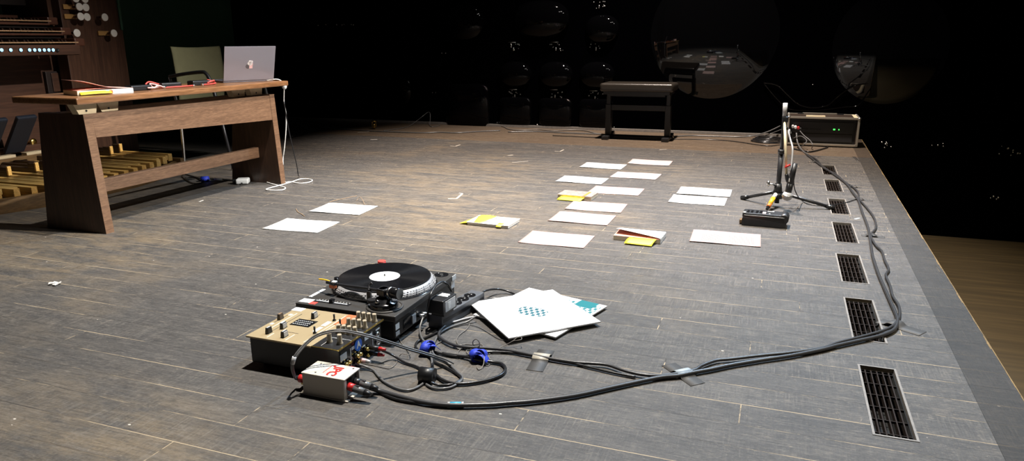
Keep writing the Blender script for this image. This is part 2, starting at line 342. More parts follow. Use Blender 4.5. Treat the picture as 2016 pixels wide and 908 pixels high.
# ------------------------------------------------------------------ mesh helpers
class MB:
    def __init__(s): s.bm = bmesh.new(); s.mats = []
    def _mi(s, m):
        if m is None: return 0
        if m not in s.mats: s.mats.append(m)
        return s.mats.index(m)
    def _fin(s, faces, m, smooth=False):
        i = s._mi(m)
        for f in faces: f.material_index = i; f.smooth = smooth
    def box(s, c, d, m=None, bev=0., rot=None, seg=2, smooth=False):
        r = bmesh.ops.create_cube(s.bm, size=1); vs = r['verts']
        X = Matrix.Translation(Vector(c))
        if rot is not None: X = X @ (rot if isinstance(rot, Matrix) else Matrix.Rotation(rot, 4, 'Z'))
        bmesh.ops.transform(s.bm, matrix=X @ Matrix.Diagonal((d[0], d[1], d[2], 1)), verts=vs)
        fs = list({f for v in vs for f in v.link_faces})
        if bev:
            es = list({e for v in vs for e in v.link_edges})
            rr = bmesh.ops.bevel(s.bm, geom=es, offset=bev, segments=seg, affect='EDGES', profile=.6)
            fs = list({f for f in rr['faces']} | {f for v in rr['verts'] for f in v.link_faces})
        s._fin(fs, m, smooth or False); return s
    def hexa(s, p, m=None, bev=0.):
        """eight corners: bottom four counter-clockwise, then top four"""
        v = [s.bm.verts.new(q) for q in p]
        F = [(3, 2, 1, 0), (4, 5, 6, 7), (0, 1, 5, 4), (1, 2, 6, 5), (2, 3, 7, 6), (3, 0, 4, 7)]
        fs = [s.bm.faces.new([v[i] for i in f]) for f in F]
        if bev:
            es = list({e for f in fs for e in f.edges})
            rr = bmesh.ops.bevel(s.bm, geom=es, offset=bev, segments=2, affect='EDGES', profile=.6)
            fs = list({f for q in rr['verts'] for f in q.link_faces} | set(rr['faces']))
        s._fin(fs, m); return s
    def prism(s, pts, z0, z1, m=None, axis='z'):
        """polygon extruded; axis says along which direction"""
        def P(a, b, h): return {'z': (a, b, h), 'y': (a, h, b), 'x': (h, a, b)}[axis]
        lo = [s.bm.verts.new(P(a, b, z0)) for a, b in pts]; hi = [s.bm.verts.new(P(a, b, z1)) for a, b in pts]
        n = len(pts); fs = [s.bm.faces.new(lo[::-1]), s.bm.faces.new(hi)]
        for i in range(n): fs.append(s.bm.faces.new((lo[i], lo[(i+1) % n], hi[(i+1) % n], hi[i])))
        bmesh.ops.recalc_face_normals(s.bm, faces=fs)
        s._fin(fs, m); return s
    def cyl(s, p0, p1, r0, r1=None, m=None, seg=20, smooth=True):
        p0, p1 = Vector(p0), Vector(p1); r1 = r0 if r1 is None else r1
        d = p1-p0; L = d.length
        r = bmesh.ops.create_cone(s.bm, cap_ends=True, cap_tris=False, segments=seg, radius1=r0, radius2=r1, depth=L)
        q = Vector((0, 0, 1)).rotation_difference(d.normalized()).to_matrix().to_4x4()
        bmesh.ops.transform(s.bm, matrix=Matrix.Translation((p0+p1)/2) @ q, verts=r['verts'])
        i = s._mi(m)
        for f in {f for v in r['verts'] for f in v.link_faces}: f.material_index = i; f.smooth = smooth and len(f.verts) == 4
        return s
    def sph(s, c, r, m=None, sc=(1, 1, 1), seg=20, rot=None):
        k = bmesh.ops.create_uvsphere(s.bm, u_segments=seg, v_segments=max(8, seg//2), radius=r)
        X = Matrix.Translation(Vector(c))
        if rot is not None: X = X @ rot
        bmesh.ops.transform(s.bm, matrix=X @ Matrix.Diagonal((*sc, 1)), verts=k['verts'])
        s._fin({f for v in k['verts'] for f in v.link_faces}, m, True); return s
    def lathe(s, prof, c=(0, 0, 0), m=None, seg=48, mats=None):
        """profile of (radius, z) turned about the z axis through c"""
        rings = []
        for r, z in prof:
            if r < 1e-6: rings.append([s.bm.verts.new((c[0], c[1], c[2]+z))])
            else: rings.append([s.bm.verts.new((c[0]+r*math.cos(2*PI*k/seg), c[1]+r*math.sin(2*PI*k/seg), c[2]+z)) for k in range(seg)])
        for j in range(len(rings)-1):
            a, b = rings[j], rings[j+1]; fs = []
            for k in range(seg):
                k2 = (k+1) % seg
                if len(a) == 1 and len(b) == 1: continue
                if len(a) == 1: fs.append(s.bm.faces.new((a[0], b[k2], b[k])))
                elif len(b) == 1: fs.append(s.bm.faces.new((a[k], a[k2], b[0])))
                else: fs.append(s.bm.faces.new((a[k], a[k2], b[k2], b[k])))
            flat = abs(prof[j][1]-prof[j+1][1]) < 1e-7
            s._fin(fs, (mats[j] if mats else m), not flat)
        return s
    def tube(s, pts, r, m=None, seg=8, smooth_path=True, caps=True, sub=5):
        P = [Vector(p) for p in pts]
        if smooth_path and len(P) > 2: P = spline(P, sub)
        n = len(P); rings = []
        t0 = (P[1]-P[0]).normalized()
        nrm = t0.orthogonal().normalized()
        for i in range(n):
            t = (P[min(i+1, n-1)]-P[max(i-1, 0)])
            t = t.normalized() if t.length > 1e-9 else t0
            nrm = (nrm - t*nrm.dot(t))
            nrm = nrm.normalized() if nrm.length > 1e-6 else t.orthogonal().normalized()
            b = t.cross(nrm)
            rr = r(i/(n-1)) if callable(r) else r
            rings.append([s.bm.verts.new(P[i] + rr*(math.cos(2*PI*k/seg)*nrm + math.sin(2*PI*k/seg)*b)) for k in range(seg)])
        fs = []
        for a, b in zip(rings, rings[1:]):
            for k in range(seg): fs.append(s.bm.faces.new((a[k], a[(k+1) % seg], b[(k+1) % seg], b[k])))
        s._fin(fs, m, True)
        if caps: s._fin([s.bm.faces.new(rings[0][::-1]), s.bm.faces.new(rings[-1])], m)
        return s
    def sheet(s, corners, m=None, th=.0006, nx=10, ny=8, bend=None):
        """thin quad sheet with thickness; corners TL TR BR BL; bend(u, v) lifts it"""
        A, B, C_, D = [Vector(c) for c in corners]
        def pt(u, v):
            p = A.lerp(B, u).lerp(D.lerp(C_, u), v)
            return p + Vector((0, 0, bend(u, v) if bend else 0))
        top = [[s.bm.verts.new(pt(i/nx, j/ny)+Vector((0, 0, th))) for i in range(nx+1)] for j in range(ny+1)]
        bot = [[s.bm.verts.new(pt(i/nx, j/ny)) for i in range(nx+1)] for j in range(ny+1)]
        fs = []
        for j in range(ny):
            for i in range(nx):
                fs.append(s.bm.faces.new((top[j+1][i], top[j+1][i+1], top[j][i+1], top[j][i])))
                fs.append(s.bm.faces.new((bot[j][i], bot[j][i+1], bot[j+1][i+1], bot[j+1][i])))
        for i in range(nx):
            fs.append(s.bm.faces.new((top[0][i], top[0][i+1], bot[0][i+1], bot[0][i]))); fs.append(s.bm.faces.new((top[ny][i+1], top[ny][i], bot[ny][i], bot[ny][i+1])))
        for j in range(ny):
            fs.append(s.bm.faces.new((top[j+1][0], top[j][0], bot[j][0], bot[j+1][0]))); fs.append(s.bm.faces.new((top[j][nx], top[j+1][nx], bot[j+1][nx], bot[j][nx])))
        bmesh.ops.recalc_face_normals(s.bm, faces=fs)
        s._fin(fs, m, bend is not None); return s
    def build(s, name, m=None, parent=None, recentre=False):
        me = bpy.data.meshes.new(name)
        off = Vector((0, 0, 0))
        if recentre:
            xs = [v.co for v in s.bm.verts]
            off = Vector(((min(v.x for v in xs)+max(v.x for v in xs))/2, (min(v.y for v in xs)+max(v.y for v in xs))/2, min(v.z for v in xs)))
            bmesh.ops.translate(s.bm, vec=-off, verts=s.bm.verts)
        s.bm.to_mesh(me); s.bm.free()
        ml = s.mats if s.mats else [m]
        for k in ml: me.materials.append(k if not isinstance(k, str) else M[k])
        o = bpy.data.objects.new(name, me); COL.objects.link(o)
        if recentre: o.location = off
        if parent is not None: o.parent = parent
        return o
    @property
    def empty(s): return len(s.bm.verts) == 0

def spline(P, sub=5):
    out = []
    n = len(P)
    for i in range(n-1):
        p0, p1, p2, p3 = P[max(i-1, 0)], P[i], P[i+1], P[min(i+2, n-1)]
        for k in range(sub):
            t = k/sub
            out.append(.5*((2*p1)+(-p0+p2)*t+(2*p0-5*p1+4*p2-p3)*t*t+(-p0+3*p1-3*p2+p3)*t**3))
    out.append(P[-1]); return out

def thing(name, label, cat, loc=(0, 0, 0), rz=0., group=None):
    o = bpy.data.objects.new(name, None); COL.objects.link(o)
    o.location = loc; o.rotation_euler = (0, 0, rz); o.empty_display_size = .05
    o['label'] = label; o['category'] = cat
    if group: o['group'] = group
    return o
def tag(o, label, cat, group=None):
    o['label'] = label; o['category'] = cat
    if group: o['group'] = group
    return o
def lab(o, label): o['label'] = label; return o
def struct(o): o['kind'] = 'structure'; return o
def copy_tree(o, parent=None):
    c = o.copy(); COL.objects.link(c)
    if parent is not None: c.parent = parent
    for ch in list(o.children): copy_tree(ch, c)
    return c
def text_mesh(name, s, size, depth, m, parent, loc, rot):
    cu = bpy.data.curves.new(name, 'FONT'); cu.body = s; cu.size = size; cu.extrude = depth; cu.align_x = 'CENTER'; cu.align_y = 'CENTER'; cu.offset = .0009
    t = bpy.data.objects.new(name+'_text', cu); COL.objects.link(t)
    dg = bpy.context.evaluated_depsgraph_get()
    me = bpy.data.meshes.new_from_object(t.evaluated_get(dg))
    bpy.data.objects.remove(t)
    me.materials.clear(); me.materials.append(M[m])
    o = bpy.data.objects.new(name, me); COL.objects.link(o); o.parent = parent; o.location = loc; o.rotation_euler = rot
    return o

# ------------------------------------------------------------------ the setting
def xin(y): return .504+(y-1.6)*.016
def xout(y): return .617+(y-1.913)*.0147
WALL_Y = 6.96
GR = [(.301, 1.81), (.302, 2.37), (.308, 2.927), (.322, 3.495), (.331, 4.06), (.337, 4.655), (.342, 5.22)]  # floor grille centres
GW, GL = .085, .375
def build_floor():
    b = MB(); bm = b.bm
    ys = [-4.0]
    for _, y in GR: ys += [y-GL/2, y+GL/2]
    ys.append(WALL_Y)
    x0 = -6.05
    def q(a, bb, c, d): bm.faces.new([bm.verts.new((p[0], p[1], 0)) for p in (a, bb, c, d)])
    for i in range(len(ys)-1):
        y0, y1 = ys[i], ys[i+1]
        if i % 2 == 1:
            gx = GR[i//2][0]
            q((x0, y0), (gx-GW/2, y0), (gx-GW/2, y1), (x0, y1)); q((gx+GW/2, y0), (xin(y0), y0), (xin(y1), y1), (gx+GW/2, y1))
        else: q((x0, y0), (xin(y0), y0), (xin(y1), y1), (x0, y1))
    return struct(b.build('floor', M['floor']))
build_floor()
b = MB(); y0, y1 = -4., WALL_Y
b.hexa([(xin(y0), y0, -.82), (xout(y0), y0, -.82), (xout(y1), y1, -.82), (xin(y1), y1, -.82), (xin(y0), y0, .001), (xout(y0), y0, .001), (xout(y1), y1, .001), (xin(y1), y1, .001)], M['kerb'])
kerb = struct(b.build('trim_1'))
b = MB(); n = 160                     # chipped yellowed arris of the stage edge
prev = None
for i in range(n):
    ya, yb = -1+(WALL_Y+1)*i/n, -1+(WALL_Y+1)*(i+1)/n
    w = .0012+.0045*max(0, math.sin(i*.37)*math.sin(i*1.13))
    b.hexa([(xout(ya)-w, ya, -.004), (xout(ya)+.001, ya, -.004), (xout(yb)+.001, yb, -.004), (xout(yb)-w, yb, -.004), (xout(ya)-w, ya, .0016), (xout(ya)+.001, ya, .0016), (xout(yb)+.001, yb, .0016), (xout(yb)-w, yb, .0016)], M['worn'])
struct(b.build('trim_2'))
b = MB(); b.box((4.4, 1.4, -.87), (7.8, 11.3, .1), M['hall']); struct(b.build('floor_hall'))
b = MB(); b.box((-.3, WALL_Y+.1, 1.2), (11.6, .2, 4.2), M['wallblack']); wallb = struct(b.build('wall_back'))
b = MB(); b.box((-6.1, 3.0, 1.6), (.1, 8.0, 3.4), M['green']); struct(b.build('wall_left'))
b = MB(); b.box((-3., WALL_Y-.018, .012), (6.1, .036, .022), M['frameworn']); struct(b.build('baseboard_back'))

# bulging panels of the black wall: shallow ellipsoid caps
def cap(cx, cz, rx, rz, depth, ex=2., pw=2., name='relief_dome', n=28, off=0.):
    b = MB(); rings = [[b.bm.verts.new((cx, WALL_Y-depth-off, cz))]]
    for j in range(1, n+1):
        rr = math.sin(PI/2*j/n); ring = []
        for k in range(64):
            a = 2*PI*k/64; ca, sa = math.cos(a), math.sin(a)
            g = (abs(ca)**ex+abs(sa)**ex)**(-1/ex)
            ring.append(b.bm.verts.new((cx+rx*rr*g*ca, WALL_Y-off-depth*max(0, 1-rr**pw)**(1/pw), cz+rz*rr*g*sa)))
        rings.append(ring)
    fs = []
    for a, c in zip(rings, rings[1:]):
        for k in range(64):
            k2 = (k+1) % 64
            fs.append(b.bm.faces.new((a[0], c[k], c[k2]) if len(a) == 1 else (a[k], c[k], c[k2], a[k2])))
    b._fin(fs, M['glossdark'], True)
    bmesh.ops.recalc_face_normals(b.bm, faces=fs)
    if fs[0].normal.y > 0:
        for f in fs: f.normal_flip()
    return b.build(name, M['gloss'], wallb)
def mirror_cap(cx, cz, R1, R2, rx, rz, rim, name):
    """large shallow bulge with true radii of curvature and a soft rim"""
    b = MB(); n, K = 40, 96
    dep = min(rx*rx/(2*R1), rz*rz/(2*R2))
    rows = []
    for j in range(n+1):
        rr = j/n*(1+rim); ring = []
        for k in range(K):
            a = 2*PI*k/K; x, z = rx*rr*math.cos(a), rz*rr*math.sin(a)
            if rr <= 1: y = dep*1.15-(x*x/(2*R1)+z*z/(2*R2))
            else:
                xe, ze = rx*math.cos(a), rz*math.sin(a); ye = dep*1.15-(xe*xe/(2*R1)+ze*ze/(2*R2))
                t = (rr-1)/rim; y = ye*(1-t*t)-(.5*(xe*xe/R1+ze*ze/R2)*2*(t*rim)*(1-t)**2)-.004*t
            ring.append(b.bm.verts.new((cx+x, WALL_Y-y, cz+z)))
        rows.append(ring)
    fs = []
    for a, c in zip(rows[1:], rows[2:]):
        for k in range(K): fs.append(b.bm.faces.new((a[k], a[(k+1) % K], c[(k+1) % K], c[k])))
    fs.append(b.bm.faces.new(rows[1]))
    b._fin(fs, M['gloss'], True); bmesh.ops.recalc_face_normals(b.bm, faces=fs)
    if fs[-1].normal.y > 0:
        for f in fs: f.normal_flip()
    return b.build(name, M['gloss'], wallb)
mirror_cap(-.63, .914, 2.19, 2.58, .50, .56, .35, 'relief_bulge')
def shell(cx, cz, rx, rz, dep):
    return cap(cx, cz, rx, rz, dep, 2.3, 2., 'relief_shell')
mirror_cap(.82, .79, 1.6, 1.8, .40, .42, .22, 'relief_shell')
for cx, cz, rx, rz, d in ((-3.11, 1.05, .225, .19, .10), (-2.28, 1.06, .29, .185, .12), (-1.665, .96, .165, .135, .08)): cap(cx, cz, rx, rz, d, 2.3)
for cx in (-2.555, -2.125, -1.705):
    cap(cx, .53, .175, .13, .08, 2.3); cap(cx, .16, .175, .145, .05, 6., 3., 'relief_block')
cap(-3.09, .20, .255, .235, .07, 6., 3., 'relief_block')
cap(-3.86, .35, .11, .16, .04, 2.2)
def glint_beads(cx, cz, w, h, n, seed, r=.006, bar=True):  # steel beads stand in for lamp reflections in the black wall
    b = MB(); rnd = random.Random(seed)
    for _ in range(n): b.sph((cx+rnd.uniform(-w, w), WALL_Y-.004, cz+rnd.uniform(-h, h)), r*rnd.uniform(.6, 1.2), M['steel'], seg=12)
    if bar: b.sph((cx-.01, WALL_Y-.004, cz-h*.6), r*1.2, M['steel'], (1, 1, 2.4), seg=12); b.cyl((cx-w*.9, WALL_Y-.006, cz+h*1.3), (cx+w*.2, WALL_Y-.006, cz+h*1.3), .003, m=M['steel'], seg=8)
    return b.build('wall_glint_beads', M['steel'], wallb)
for i, (cx, cz) in enumerate(((-2.56, .80), (-2.115, .80), (-1.71, .80), (-2.55, .335), (-2.12, .34), (-1.71, .335), (-1.69, 1.19))): glint_beads(cx, cz, .075, .035, 9, i)
glint_beads(-4.65, 1.045, .23, .004, 7, 31, .009, False)
glint_beads(.88, -.03, .06, .04, 7, 33, .008, False); glint_beads(1.28, -.03, .05, .025, 4, 34, .008, False)
glint_beads(1.78, -.05, .12, .04, 9, 35, .008, False); glint_beads(1.76, -.46, .03, .02, 4, 36, .008, False)
for x, z in ((-3.48, .33), (-3.58, .02), (-2.75, .04), (-2.33, .03), (-1.55, .03), (.22, .47), (-3.35, .74)): glint_beads(x, z, .03, .004, 2, int(x*100), .006, False)
# scooped lip below the shell
b = MB(); Pw = [aty(px, py, WALL_Y-.02) for px, py in ((1503, 163), (1530, 168), (1550, 186), (1572, 205), (1600, 212), (1630, 207), (1650, 190), (1680, 170), (1720, 163))]
b.tube(Pw, .006, M['gloss'], 10)
Pw = [aty(px, py, WALL_Y-.02) for px, py in ((1503, 163), (1530, 195), (1556, 215), (1610, 217), (1660, 211), (1690, 207), (1710, 180), (1720, 163))]
b.tube(Pw, .004, M['gloss'], 8)
b.build('relief_lip', M['gloss'], wallb)

# floor grilles
def grille():
    r = thing('floor_grille', 'x', 'floor grille', (0, 0, 0), 0, 'row of floor grilles along the stage edge')
    b = MB(); w, l, t = GW/2, GL/2, .0055
    for sx in (-1, 1): b.box((sx*(w+t*.3), 0, -.004), (t, l*2+t*1.6, .011), M['frameworn'])
    for sy in (-1, 1): b.box((0, sy*(l+t*.3), -.004), (w*2-t*.4, t, .011), M['frameworn'])
    b.build('frame', None, r)
    b = MB()
    for i in range(5): b.box((-w+.014+i*(2*w-.028)/4, 0, -.016), (.003, 2*l-.008, .016), M['grate'])
    for i in range(6): b.box((0, -l+.03+i*(2*l-.05)/5, -.012), (2*w-.008, .0025, .006), M['grate'])
    b.build('grate', None, r)
    b = MB()
    for sx in (-1, 1): b.box((sx*(w-.002), 0, -.065), (.004, 2*l, .11), M['pit'])
    for sy in (-1, 1): b.box((0, sy*(l-.002), -.065), (2*w-.008, .004, .11), M['pit'])
    b.box((0, 0, -.121), (2*w, 2*l, .006), M['pit'])
    b.build('duct', None, r)
    return r
gnames = ['black floor grille nearest the camera, beside the stage edge',
          'floor grille partly crossed by the thick taped cable bend',
          'third floor grille from the camera along the stage edge',
          'floor grille right of the black pedal, fourth from the camera',
          'floor grille under the right foot of the tripod stand',
          'sixth floor grille, just behind the tripod right foot',
          'small looking floor grille farthest back, in front of the rack case']
g0 = grille()
for i, (x, y) in enumerate(GR):
    o = g0 if i == 0 else copy_tree(g0)
    o.location = (x, y, 0); o['label'] = gnames[i]

# ------------------------------------------------------------------ organ bench
BX = -2.905
def bench():
    r = thing('organ_bench', 'dark oak organ bench with slanted end panels, carrying the laptop', 'bench', (0, 0, 0))
    b = MB(); b.box((-3.105, 3.045, .614), (.41, 1.47, .030), M['benchtop'], .006); b.build('top', None, r)
    for y in (2.354, 3.628):
        b = MB(); b.prism([(-3.285, 0), (BX, 0), (BX-.028, .553), (-3.213, .553)], y, y+.045, M['benchshade'], 'y'); ep = b.build('end_panel', None, r)
        b = MB(); b.prism([(BX-.001, 0), (BX+.002, 0), (BX-.026, .553), (BX-.029, .553)], y+.0005, y+.0445, M['benchwood'], 'y'); b.build('lit_edge', None, ep)  # lit front face of the panel, painted as a lighter strip
    b = MB(); b.hexa([(-2.952, 2.399, .445), (BX-.020, 2.399, .445), (BX-.020, 3.628, .4), (-2.952, 3.628, .4), (-2.957, 2.399, .553), (BX-.027, 2.399, .553), (BX-.027, 3.628, .548), (-2.957, 3.628, .548)], M['benchwood']); b.build('front_rail', None, r)
    b = MB(); b.box((-3.185, 3.0135, .49), (.03, 1.229, .12), M['benchwood']); b.build('back_rail', None, r)
    b = MB(); b.box((-3.068, 3.0135, .193), (.036, 1.229, .064), M['benchwood'], .003); b.build('stretcher', None, r)
    for x, y in ((-2.965, 2.385), (-2.985, 2.52), (-3.02, 3.44), (-3.0, 3.57), (-3.17, 3.6)):
        b = MB(); b.hexa([(x-.02, y-.038, .553), (x+.02, y-.038, .553), (x+.02, y+.05, .553), (x-.02, y+.05, .553), (x-.02, y-.06, .599), (x+.02, y-.06, .599), (x+.02, y+.06, .599), (x-.02, y+.06, .599)], M['block'])
        b.cyl((x+.02, y, .567), (x+.022, y, .567), .005, m=M['black'], seg=10)
        o = b.build('riser_block', None, r)
    return r
bench()
TOPZ = .629

# notebook with a raised page
r = thing('notebook', 'open paperback with a raised pink page, on the near end of the bench', 'book', (-3.06, 2.56, TOPZ), math.radians(72))
b = MB(); b.box((0, 0, .011), (.25, .16, .022), M['cream'], .002); b.build('page_block', None, r)
b = MB(); b.sheet([(-.125, .08, .0), (.125, .08, 0), (.125, -.08, 0), (-.125, -.08, 0)], M['pinkpage'], .001, 20, 2, lambda u, v: 0.023+.048*(1-u)**1.2*(.55+.45*math.sin(PI*min(1, u*1.2+.35)))); b.build('raised_page', None, r)
b = MB(); b.sheet([(-.125, .08, .0), (.125, .08, 0), (.125, -.08, 0), (-.125, -.08, 0)], M['redpage'], .0006, 12, 2, lambda u, v: .0224+.012*math.sin(PI*u)*.5); b.build('page', None, r)
b = MB(); b.box((.075, -.081, .012), (.10, .003, .022), M['paper']); b.build('spine_label', None, r)
b = MB(); b.sheet([(-.115, -.078, .015), (.02, -.078, .018), (.02, -.10, .006), (-.12, -.105, .004)], M['yellow'], .001, 8, 3, lambda u, v: .002*math.sin(PI*u)); b.build('sticky_note', None, r)
b = MB(); b.box((.022, -.083, .011), (.014, .004, .014), M['orangetape']); b.box((.006, -.083, .013), (.014, .004, .010), M['bluetape']); b.build('index_tab', None, r)

# three small recorders with cords
def recorder(x, y, rz, label, cord, seedpts):
    r = thing('pocket_recorder', label, 'recorder', (x, y, TOPZ), rz, 'small black recorders on the organ bench')
    b = MB(); b.box((0, 0, .014), (.115, .055, .026), M['black'], .006); b.box((.0, 0, .0275), (.09, .04, .002), M['blackgl']); b.build('body', None, r)
    b = MB(); b.tube(seedpts, .0042, M[cord], 8); b.build('cord', None, r)
    b = MB(); b.cyl(seedpts[-1], (Vector(seedpts[-1])+Vector((.02, .006, 0))), .006, m=M['chrome'], seg=12); b.build('plug', None, r)
recorder(-3.06, 2.79, math.radians(85), 'black recorder with pink grey connector, next to the paperback on the bench', 'pinkcord', [(.03, -.03, .012), (.06, -.045, .012), (.09, -.03, .02), (.12, -.02, .014), (.10, .01, .008), (.07, .0, .028), (.11, .02, .025), (.15, .0, .008)])
recorder(-3.09, 3.02, math.radians(78), 'black recorder in the middle of the bench with red cord loop', 'redcord', [(-.055, .0, .02), (-.10, .02, .035), (-.13, .0, .01), (-.08, -.05, .006), (.0, -.055, .006), (.07, -.05, .006), (.115, -.035, .006)])
recorder(-3.09, 3.235, math.radians(80), 'black recorder beside the laptop with bunched red cord', 'redcord', [(.03, -.03, .012), (.07, -.035, .024), (.09, -.01, .018), (.065, .012, .027), (.105, .01, .012), (.085, -.03, .008), (.03, -.045, .006), (-.02, -.05, .006)])

# laptop
def laptop():
    a = math.radians(62.5)
    r = thing('laptop', 'open dark violet laptop seen from behind, standing on the organ bench', 'laptop', (-3.05, 3.60, TOPZ), a)
    b = MB(); b.box((0, .11, .007), (.312, .215, .012), M['laptop'], .004); b.build('base', None, r)
    b = MB(); b.box((0, .09, .0136), (.27, .10, .0012), M['black']); b.build('keyboard', None, r)
    ang = math.radians(20)
    R = Matrix.Translation((0, 0, .012)) @ Matrix.Rotation(ang, 4, 'X')
    lid = MB(); lid.box((0, -.0025, .106), (.312, .005, .212), M['laptop'], .0022)
    lo = lid.build('lid', None, r); lo.matrix_local = R
    s = MB(); s.box((0, .0003, .108), (.295, .0012, .19), M['blackgl']); so = s.build('screen', None, lo)
    st = MB()
    st.cyl((-.012, -.0050, .088), (-.012, -.0062, .088), .0135, m=M['stickdark'], seg=28)
    for dx, dz, rr in ((-.001, .117, .009), (.010, .117, .008), (-.004, .107, .011), (.004, .105, .010)): st.cyl((dx, -.0050, dz), (dx, -.0066, dz), rr, m=M['stickwhite'], seg=20)
    st.box((.006, -.0057, .089), (.020, .0016, .026), M['stickpink']); st.box((.012, -.0057, .101), (.012, .0016, .014), M['stickpink'])
    lab(st.build('sticker', None, lo), 'round collage sticker in grey, white and pink')
laptop()

# ------------------------------------------------------------------ armchair
def chair():
    r = thing('armchair', 'olive upholstered armchair with black tube arms behind the laptop', 'chair', (-3.78, 4.2, 0))
    # faces +x
    b = MB(); W2 = .235
    prof = [(-.225, .36), (-.205, .60), (-.215, .80), (-.225, .838)]
    n = 16
    front, back = [], []
    for j, (x, z) in enumerate(spline([Vector((p[0], 0, p[1])) for p in prof], 6) and [(v.x, v.z) for v in spline([Vector((p[0], 0, p[1])) for p in prof], 6)]):
        fr, bk = [], []
        for i in range(n+1):
            u = i/n*2-1
            w = W2*(.90+.10*min(1, (z-.36)/.3)); sag = -.03*(1-u*u)
            zz = z-(.008*(1-u*u)*(1 if z > .82 else 0))
            rnd_ = .012*max(0, abs(u)-.85)/.15
            fr.append(b.bm.verts.new((x+sag+.016-rnd_, u*w, zz))); bk.append(b.bm.verts.new((x+sag-.016+rnd_, u*w, zz)))
        front.append(fr); back.append(bk)
    fs = []
    for j in range(len(front)-1):
        for i in range(n):
            fs.append(b.bm.faces.new((front[j][i], front[j][i+1], front[j+1][i+1], front[j+1][i])))
            fs.append(b.bm.faces.new((back[j][i+1], back[j][i], back[j+1][i], back[j+1][i+1])))
        for i, s in ((0, 1), (n, -1)):
            q = (back[j][i], front[j][i], front[j+1][i], back[j+1][i]); fs.append(b.bm.faces.new(q if s > 0 else q[::-1]))
    for j, s in ((0, -1), (len(front)-1, 1)):
        for i in range(n):
            q = (front[j][i], front[j][i+1], back[j][i+1], back[j][i]); fs.append(b.bm.faces.new(q if s > 0 else q[::-1]))
    b._fin(fs, M['olive'], True); b.build('backrest', None, r)
    b = MB(); b.box((.02, 0, .445), (.47, .46, .055), M['olive'], .022, seg=4, smooth=True); b.build('seat', None, r)
    for s in (-1, 1):
        y = s*.262
        b = MB(); b.tube([(-.235, y, .635), (-.10, y, .655), (.04, y, .668), (.085, y, .662), (.115, y, .62), (.135, y, .56), (.16, y, .45)], .0125, M['blackm'], 10); b.build('armrest', None, r)
        b = MB(); b.cyl((.16, y, .455), (.235, y, .012), .0105, m=M['blackm'], seg=14); b.cyl((.233, y, .0), (.234, y, .02), .014, m=M['chrome'], seg=14); b.build('leg', None, r)
        b = MB(); b.tube([(-.235, y, .635), (-.19, y, .40), (-.19, y, .2), (-.20, y, .012)], .0105, M['chrome'], 12); b.cyl((-.20, y, .0), (-.20, y, .02), .014, m=M['chrome'], seg=14); b.build('leg', None, r)
        b = MB(); b.cyl((-.19, y, .42), (.16, y, .42), .009, m=M['blackm'], seg=12); b.build('side_rail', None, r)
    for x in (-.19, .16):
        b = MB(); b.cyl((x, -.262, .418), (x, .262, .418), .009, m=M['blackm'], seg=12); b.build('cross_rail', None, r)
chair()

